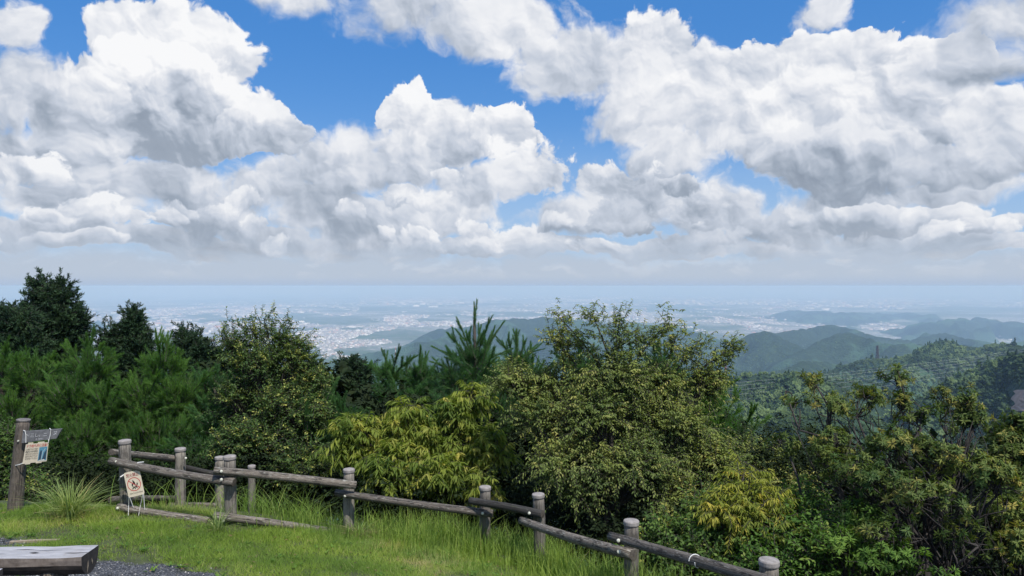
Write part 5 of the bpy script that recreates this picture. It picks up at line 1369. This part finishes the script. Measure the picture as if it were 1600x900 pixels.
def half_log_bench(label, xe, yn, wid, ztop, length, rot, depth, seed, legs):
    """xe, yn: right end near corner; runs to -x"""
    root_loc = Vector((xe, yn, float(height(xe, yn))))
    root = empty('log_bench', tuple(root_loc), label, 'bench', 'half-log benches on the gravel')
    prof = [(0, 0), (0, -.028)]
    for k in range(1, 12):
        a = math.pi * k / 12
        prof.append((wid / 2 - math.cos(a) * wid * .5, -.028 - math.sin(a) * (depth - .028)))
    prof += [(wid, -.028), (wid, 0)]
    dx = Vector((-math.cos(rot), -math.sin(rot), 0)); dy = Vector((-math.sin(rot), math.cos(rot), 0)) * 1.0
    o = Vector((xe, yn, ztop)); n = len(prof); N = 14; m = Mesh(); rng = np.random.RandomState(seed); vs = []
    for i in range(N + 1):
        for j, (u, w) in enumerate(prof):
            jit = Vector(rng.normal(size=3)) * .0022 * (1 if 0 < i else .4)
            vs.append(o + dx * (length * i / N) + dy * u + Vector((0, 0, w)) + jit)
    fs, mi = [], []
    for i in range(N):
        for j in range(n):
            j2 = (j + 1) % n; fs.append((i * n + j, i * n + j2, (i + 1) * n + j2, (i + 1) * n + j)); mi.append(0 if j == n - 1 else 1 if (j < 2) else 2)
    m.v = vs; m.f = fs; m.mi = mi; m.n = len(vs)
    m.f.append(tuple(reversed(range(n)))); m.mi.append(3); m.f.append(tuple(range(N * n, (N + 1) * n))); m.mi.append(3)
    m.build('seat', [BENCH_T, BENCH_S, BARK_B, BENCH_E], root)
    # split slivers on the end face and the bored hole with cracks in the top
    e = Mesh()
    for (u0, w0, u1, w1, t) in [(.36, -.045, .30, -.135, .014), (.56, -.05, .62, -.10, .010)]:
        a = o + dy * (u0 * wid) + Vector((0, 0, w0)) - dx * .003; b = o + dy * (u1 * wid) + Vector((0, 0, w1)) - dx * .003
        mid = (a + b) / 2
        e.add([a, mid + dy * t, b, mid - dy * t * .4], [(0, 1, 2, 3)])
    e.build('split_wood', PALE_WOOD, root)
    h = Mesh()
    for (s_, u_, l_, w_) in [(.36, .42, .035, .010), (.62, .36, .10, .006), (.46, .70, .09, .005), (.30, .60, .12, .004)]:
        c = o + dx * s_ + dy * (u_ * wid) + Vector((0, 0, .0035)); h.add([c - dx * l_, c + dy * w_, c + dx * l_, c - dy * w_], [(0, 1, 2, 3)])
    h.build('cracks', BENCH_E, root, kind='stuff')
    for s_ in legs:
        c = o + dx * s_ + dy * wid * .5; g0 = float(height(c.x, c.y))
        log('leg', (c.x, c.y, g0 - .05), (c.x, c.y, ztop - depth * .72), .088, .084, LEG_W, root, 6, 18, seed + int(s_ * 10), .03)
BARK_B = plain_material('dark underside of the bench log', (.020, .016, .013), (.060, .048, .040), 20, .9, .8)
LEG_W = wood_log_material('brown bench leg', [(.25, (.06, .05, .04)), (.5, (.12, .10, .085)), (.75, (.19, .165, .14))], .4, .1)
pc = P(126.5, 870, 4.9)
half_log_bench('pale half-log bench with a split dark end, left corner', pc.x, pc.y, .225, pc.z - .004, 2.1, .055, .15, 201, (.24, 1.7))
pc = P(14.5, 888.5, 4.55)
half_log_bench('second log bench, only its corner showing under the first', pc.x - .03, pc.y - .24, .24, pc.z, 1.8, .055, .12, 202, (.5, 1.5))

def edging(label, a, b, w, hgt):
    (x0, y0), (x1, y1) = a, b
    A = Vector((x0, y0, float(height(x0, y0)))); B = Vector((x1, y1, float(height(x1, y1)))); d = (B - A); s = Vector((-d.y, d.x, 0)).normalized() * w / 2
    m = Mesh(); vs = []
    for q in (A, A.lerp(B, .5) + Vector((0, 0, .004)), B):
        for k in (-s, s):
            for z in (-.06, hgt): vs.append(q + k + Vector((0, 0, z)))
    fs = []
    for i in (0, 4): fs += [(i + 1, i + 3, i + 7, i + 5), (i, i + 1, i + 5, i + 4), (i + 2, i + 6, i + 7, i + 3)]
    fs += [(0, 2, 3, 1), (8, 9, 11, 10)]
    m.add(vs, fs); o = m.build('timber_edging', PALE_WOOD); tag(o, label, 'timber')
def gpt(px, py):
    """where the ray through a pixel meets the land"""
    d = np.concatenate([np.arange(3, 16, .02), np.arange(16, 4000, 3.0)])
    x = (px - 800) / F * d; z = CZ + (HY - py) / F * d
    i = np.where(z <= height(x, d))[0]
    i = i[0] if len(i) else len(d) - 1
    return Vector((x[i], d[i], z[i]))
a = gpt(15, 849); b = gpt(92, 846); edging('thin pale timber edging beyond the bench at the gravel edge', (a.x, a.y), (b.x, b.y), .045, .018)
a = gpt(-20, 893); b = gpt(112, 894); edging('pale timber edging lying under the half-log bench', (a.x, a.y), (b.x, b.y), .12, .022)

# ------------------------------------------------------------------ far away: pylons, cables, stadium, bare slope
STEEL = plain_material('galvanised steel', (.20, .19, .19), (.30, .29, .29), .3); RUST = flat_material('brown painted steel', (.07, .045, .04)); STEEL_R = flat_material('red pylon paint', (.45, .07, .05)); STEEL_W = flat_material('white pylon paint', (.8, .8, .8))
CABLE = flat_material('bright aluminium cable', (.55, .56, .58), .4)
def pylon(label, px, pyb, pyt, d, wb, mats, arms=3, t=.28):
    b = P(px, pyb, d); top = P(px, pyt, d); H = top.z - b.z; gz = float(height(b.x, b.y)); z0 = min(gz, b.z) - 1
    root = empty('power_pylon', (b.x, b.y, z0), label, 'pylon')
    def corner(k, h):
        w = wb * (1 - .80 * max(0, h - z0) / (top.z - z0)) / 2; return Vector((b.x + (w if k in (1, 2) else -w), b.y + (w if k > 1 else -w), h))
    lv = [z0 + (top.z - z0) * i / 7 for i in range(8)]
    for i in range(7):
        m = Mesh()
        for k in range(4):
            m.tube([corner(k, lv[i]), corner(k, lv[i + 1])], t, 4); m.tube([corner(k, lv[i]), corner((k + 1) % 4, lv[i + 1])], t * .6, 4); m.tube([corner((k + 1) % 4, lv[i]), corner(k, lv[i + 1])], t * .6, 4)
        m.build('lattice_section', mats[i % len(mats)], root)
    for j in range(arms):
        z = top.z - H * (.04 + .13 * j); L = wb * (.55 + .12 * j)
        for sg in (-1, 1):
            m = Mesh(); m.tube([Vector((b.x, b.y, z)), Vector((b.x + sg * L, b.y, z + .3))], t * .8, 4); m.tube([Vector((b.x, b.y, z + H * .04)), Vector((b.x + sg * L, b.y, z + .3))], t * .6, 4)
            m.build('cross_arm', mats[0], root)
pylon('dark lattice power pylon on the crest before the blue hills', 1371, 563, 540, 2050, 9, [RUST], 3, .70)
pylon('red and white pylon beyond the right edge of the olive tree', 1134, 592, 567, 2700, 9, [STEEL_R, STEEL_W], 3, .35)
pylon('steel pylon carrying the bright cables, half behind the olive tree', 1122, 640, 592, 960, 7, [STEEL], 3, .16)
pylon('tiny red and white mast on the hill left of the leader pine', 618, 563, 543, 4700, 9, [STEEL_R, STEEL_W], 0, .75)
def cables():
    for i, (y0, y1) in enumerate([(599, 537.5), (604, 540), (611, 543), (618, 546.5), (627, 550.5), (636, 555)]):
        A = P(1100 + i * 2, y0 + 3, 960); B = P(1680, y1 - 5, 1350); m = Mesh(); pts = []
        for k in range(33):
            t = k / 32; q = A.lerp(B, t); q.z -= 7 * 4 * t * (1 - t); pts.append(q)
        m.tube(pts, .075, 4); o = m.build('power_cable', CABLE)
        tag(o, ['topmost', 'second from the top', 'third from the top', 'fourth from the top', 'fifth from the top', 'lowest'][i] + ' of the bright power cables crossing the right valley', 'cable', 'power cables crossing the valley')
cables()
def stadium():
    c = P(650, 474.5, F * (CZ - PLAIN) / 33.5); c.z = float(height(c.x, c.y)); root = empty('stadium', tuple(c), 'white domed stadium roof far out on the plain', 'stadium')
    m = Mesh(); n = 28; rings = 7; vs = []; R = 118; Hh = 62
    for i in range(rings):
        a = math.pi / 2 * i / rings
        for k in range(n): vs.append(c + Vector((math.cos(a) * R * math.cos(6.283 * k / n), math.cos(a) * R * math.sin(6.283 * k / n), 26 + Hh * math.sin(a))))
    vs.append(c + Vector((0, 0, 26 + Hh))); fs = [(i * n + k, i * n + (k + 1) % n, (i + 1) * n + (k + 1) % n, (i + 1) * n + k) for i in range(rings - 1) for k in range(n)] + [((rings - 1) * n + k, (rings - 1) * n + (k + 1) % n, len(vs) - 1) for k in range(n)]
    m.add(vs, fs); m.build('roof', STEEL_W, root, smooth=True)
    m = Mesh(); m.tube([c, c + Vector((0, 0, 26))], R * .93, 28); m.build('wall', STEEL, root)
    c2 = P(677, 474, F * (CZ - PLAIN) / 33.5); c2.z = float(height(c2.x, c2.y)); m = Mesh(); m.box(c2 + Vector((0, 0, 12)), 300, 90, 34); m.add([c2 + Vector((x, y, z)) for x in (-152, 152) for y, z in ((-48, 28), (0, 46), (48, 28))], [(0, 3, 4, 1), (1, 4, 5, 2), (0, 1, 2), (3, 5, 4), (0, 2, 5, 3)])
    o = m.build('warehouse', STEEL_W); tag(o, 'long white roofed hall beside the domed stadium', 'building')
stadium()
def bare_slope():
    V = []; nx, ny = 14, 9
    for j in range(ny):
        for i in range(nx):
            px = 1583 + i * 6 + 4 * math.sin(j * 1.7); py = 614 + j * 4.2
            V.append(gpt(px, py + (2 if i == 0 else 0)) + Vector((0, 0, 3.5)))
    Fc = [(j * nx + i, j * nx + i + 1, (j + 1) * nx + i + 1, (j + 1) * nx + i) for j in range(ny - 1) for i in range(nx - 1)]
    m, g, bs, out = material('bare reddish earth'); geo = g.node('ShaderNodeNewGeometry'); n = g.noise(geo.outputs['Position'], .12, 5, .7)
    g.l.new(g.ramp(n, [(.3, (.15, .085, .06)), (.7, (.32, .20, .15))]), bs.inputs['Base Color'])
    mesh_obj('bare_slope', V, Fc, m, kind='structure')
bare_slope()
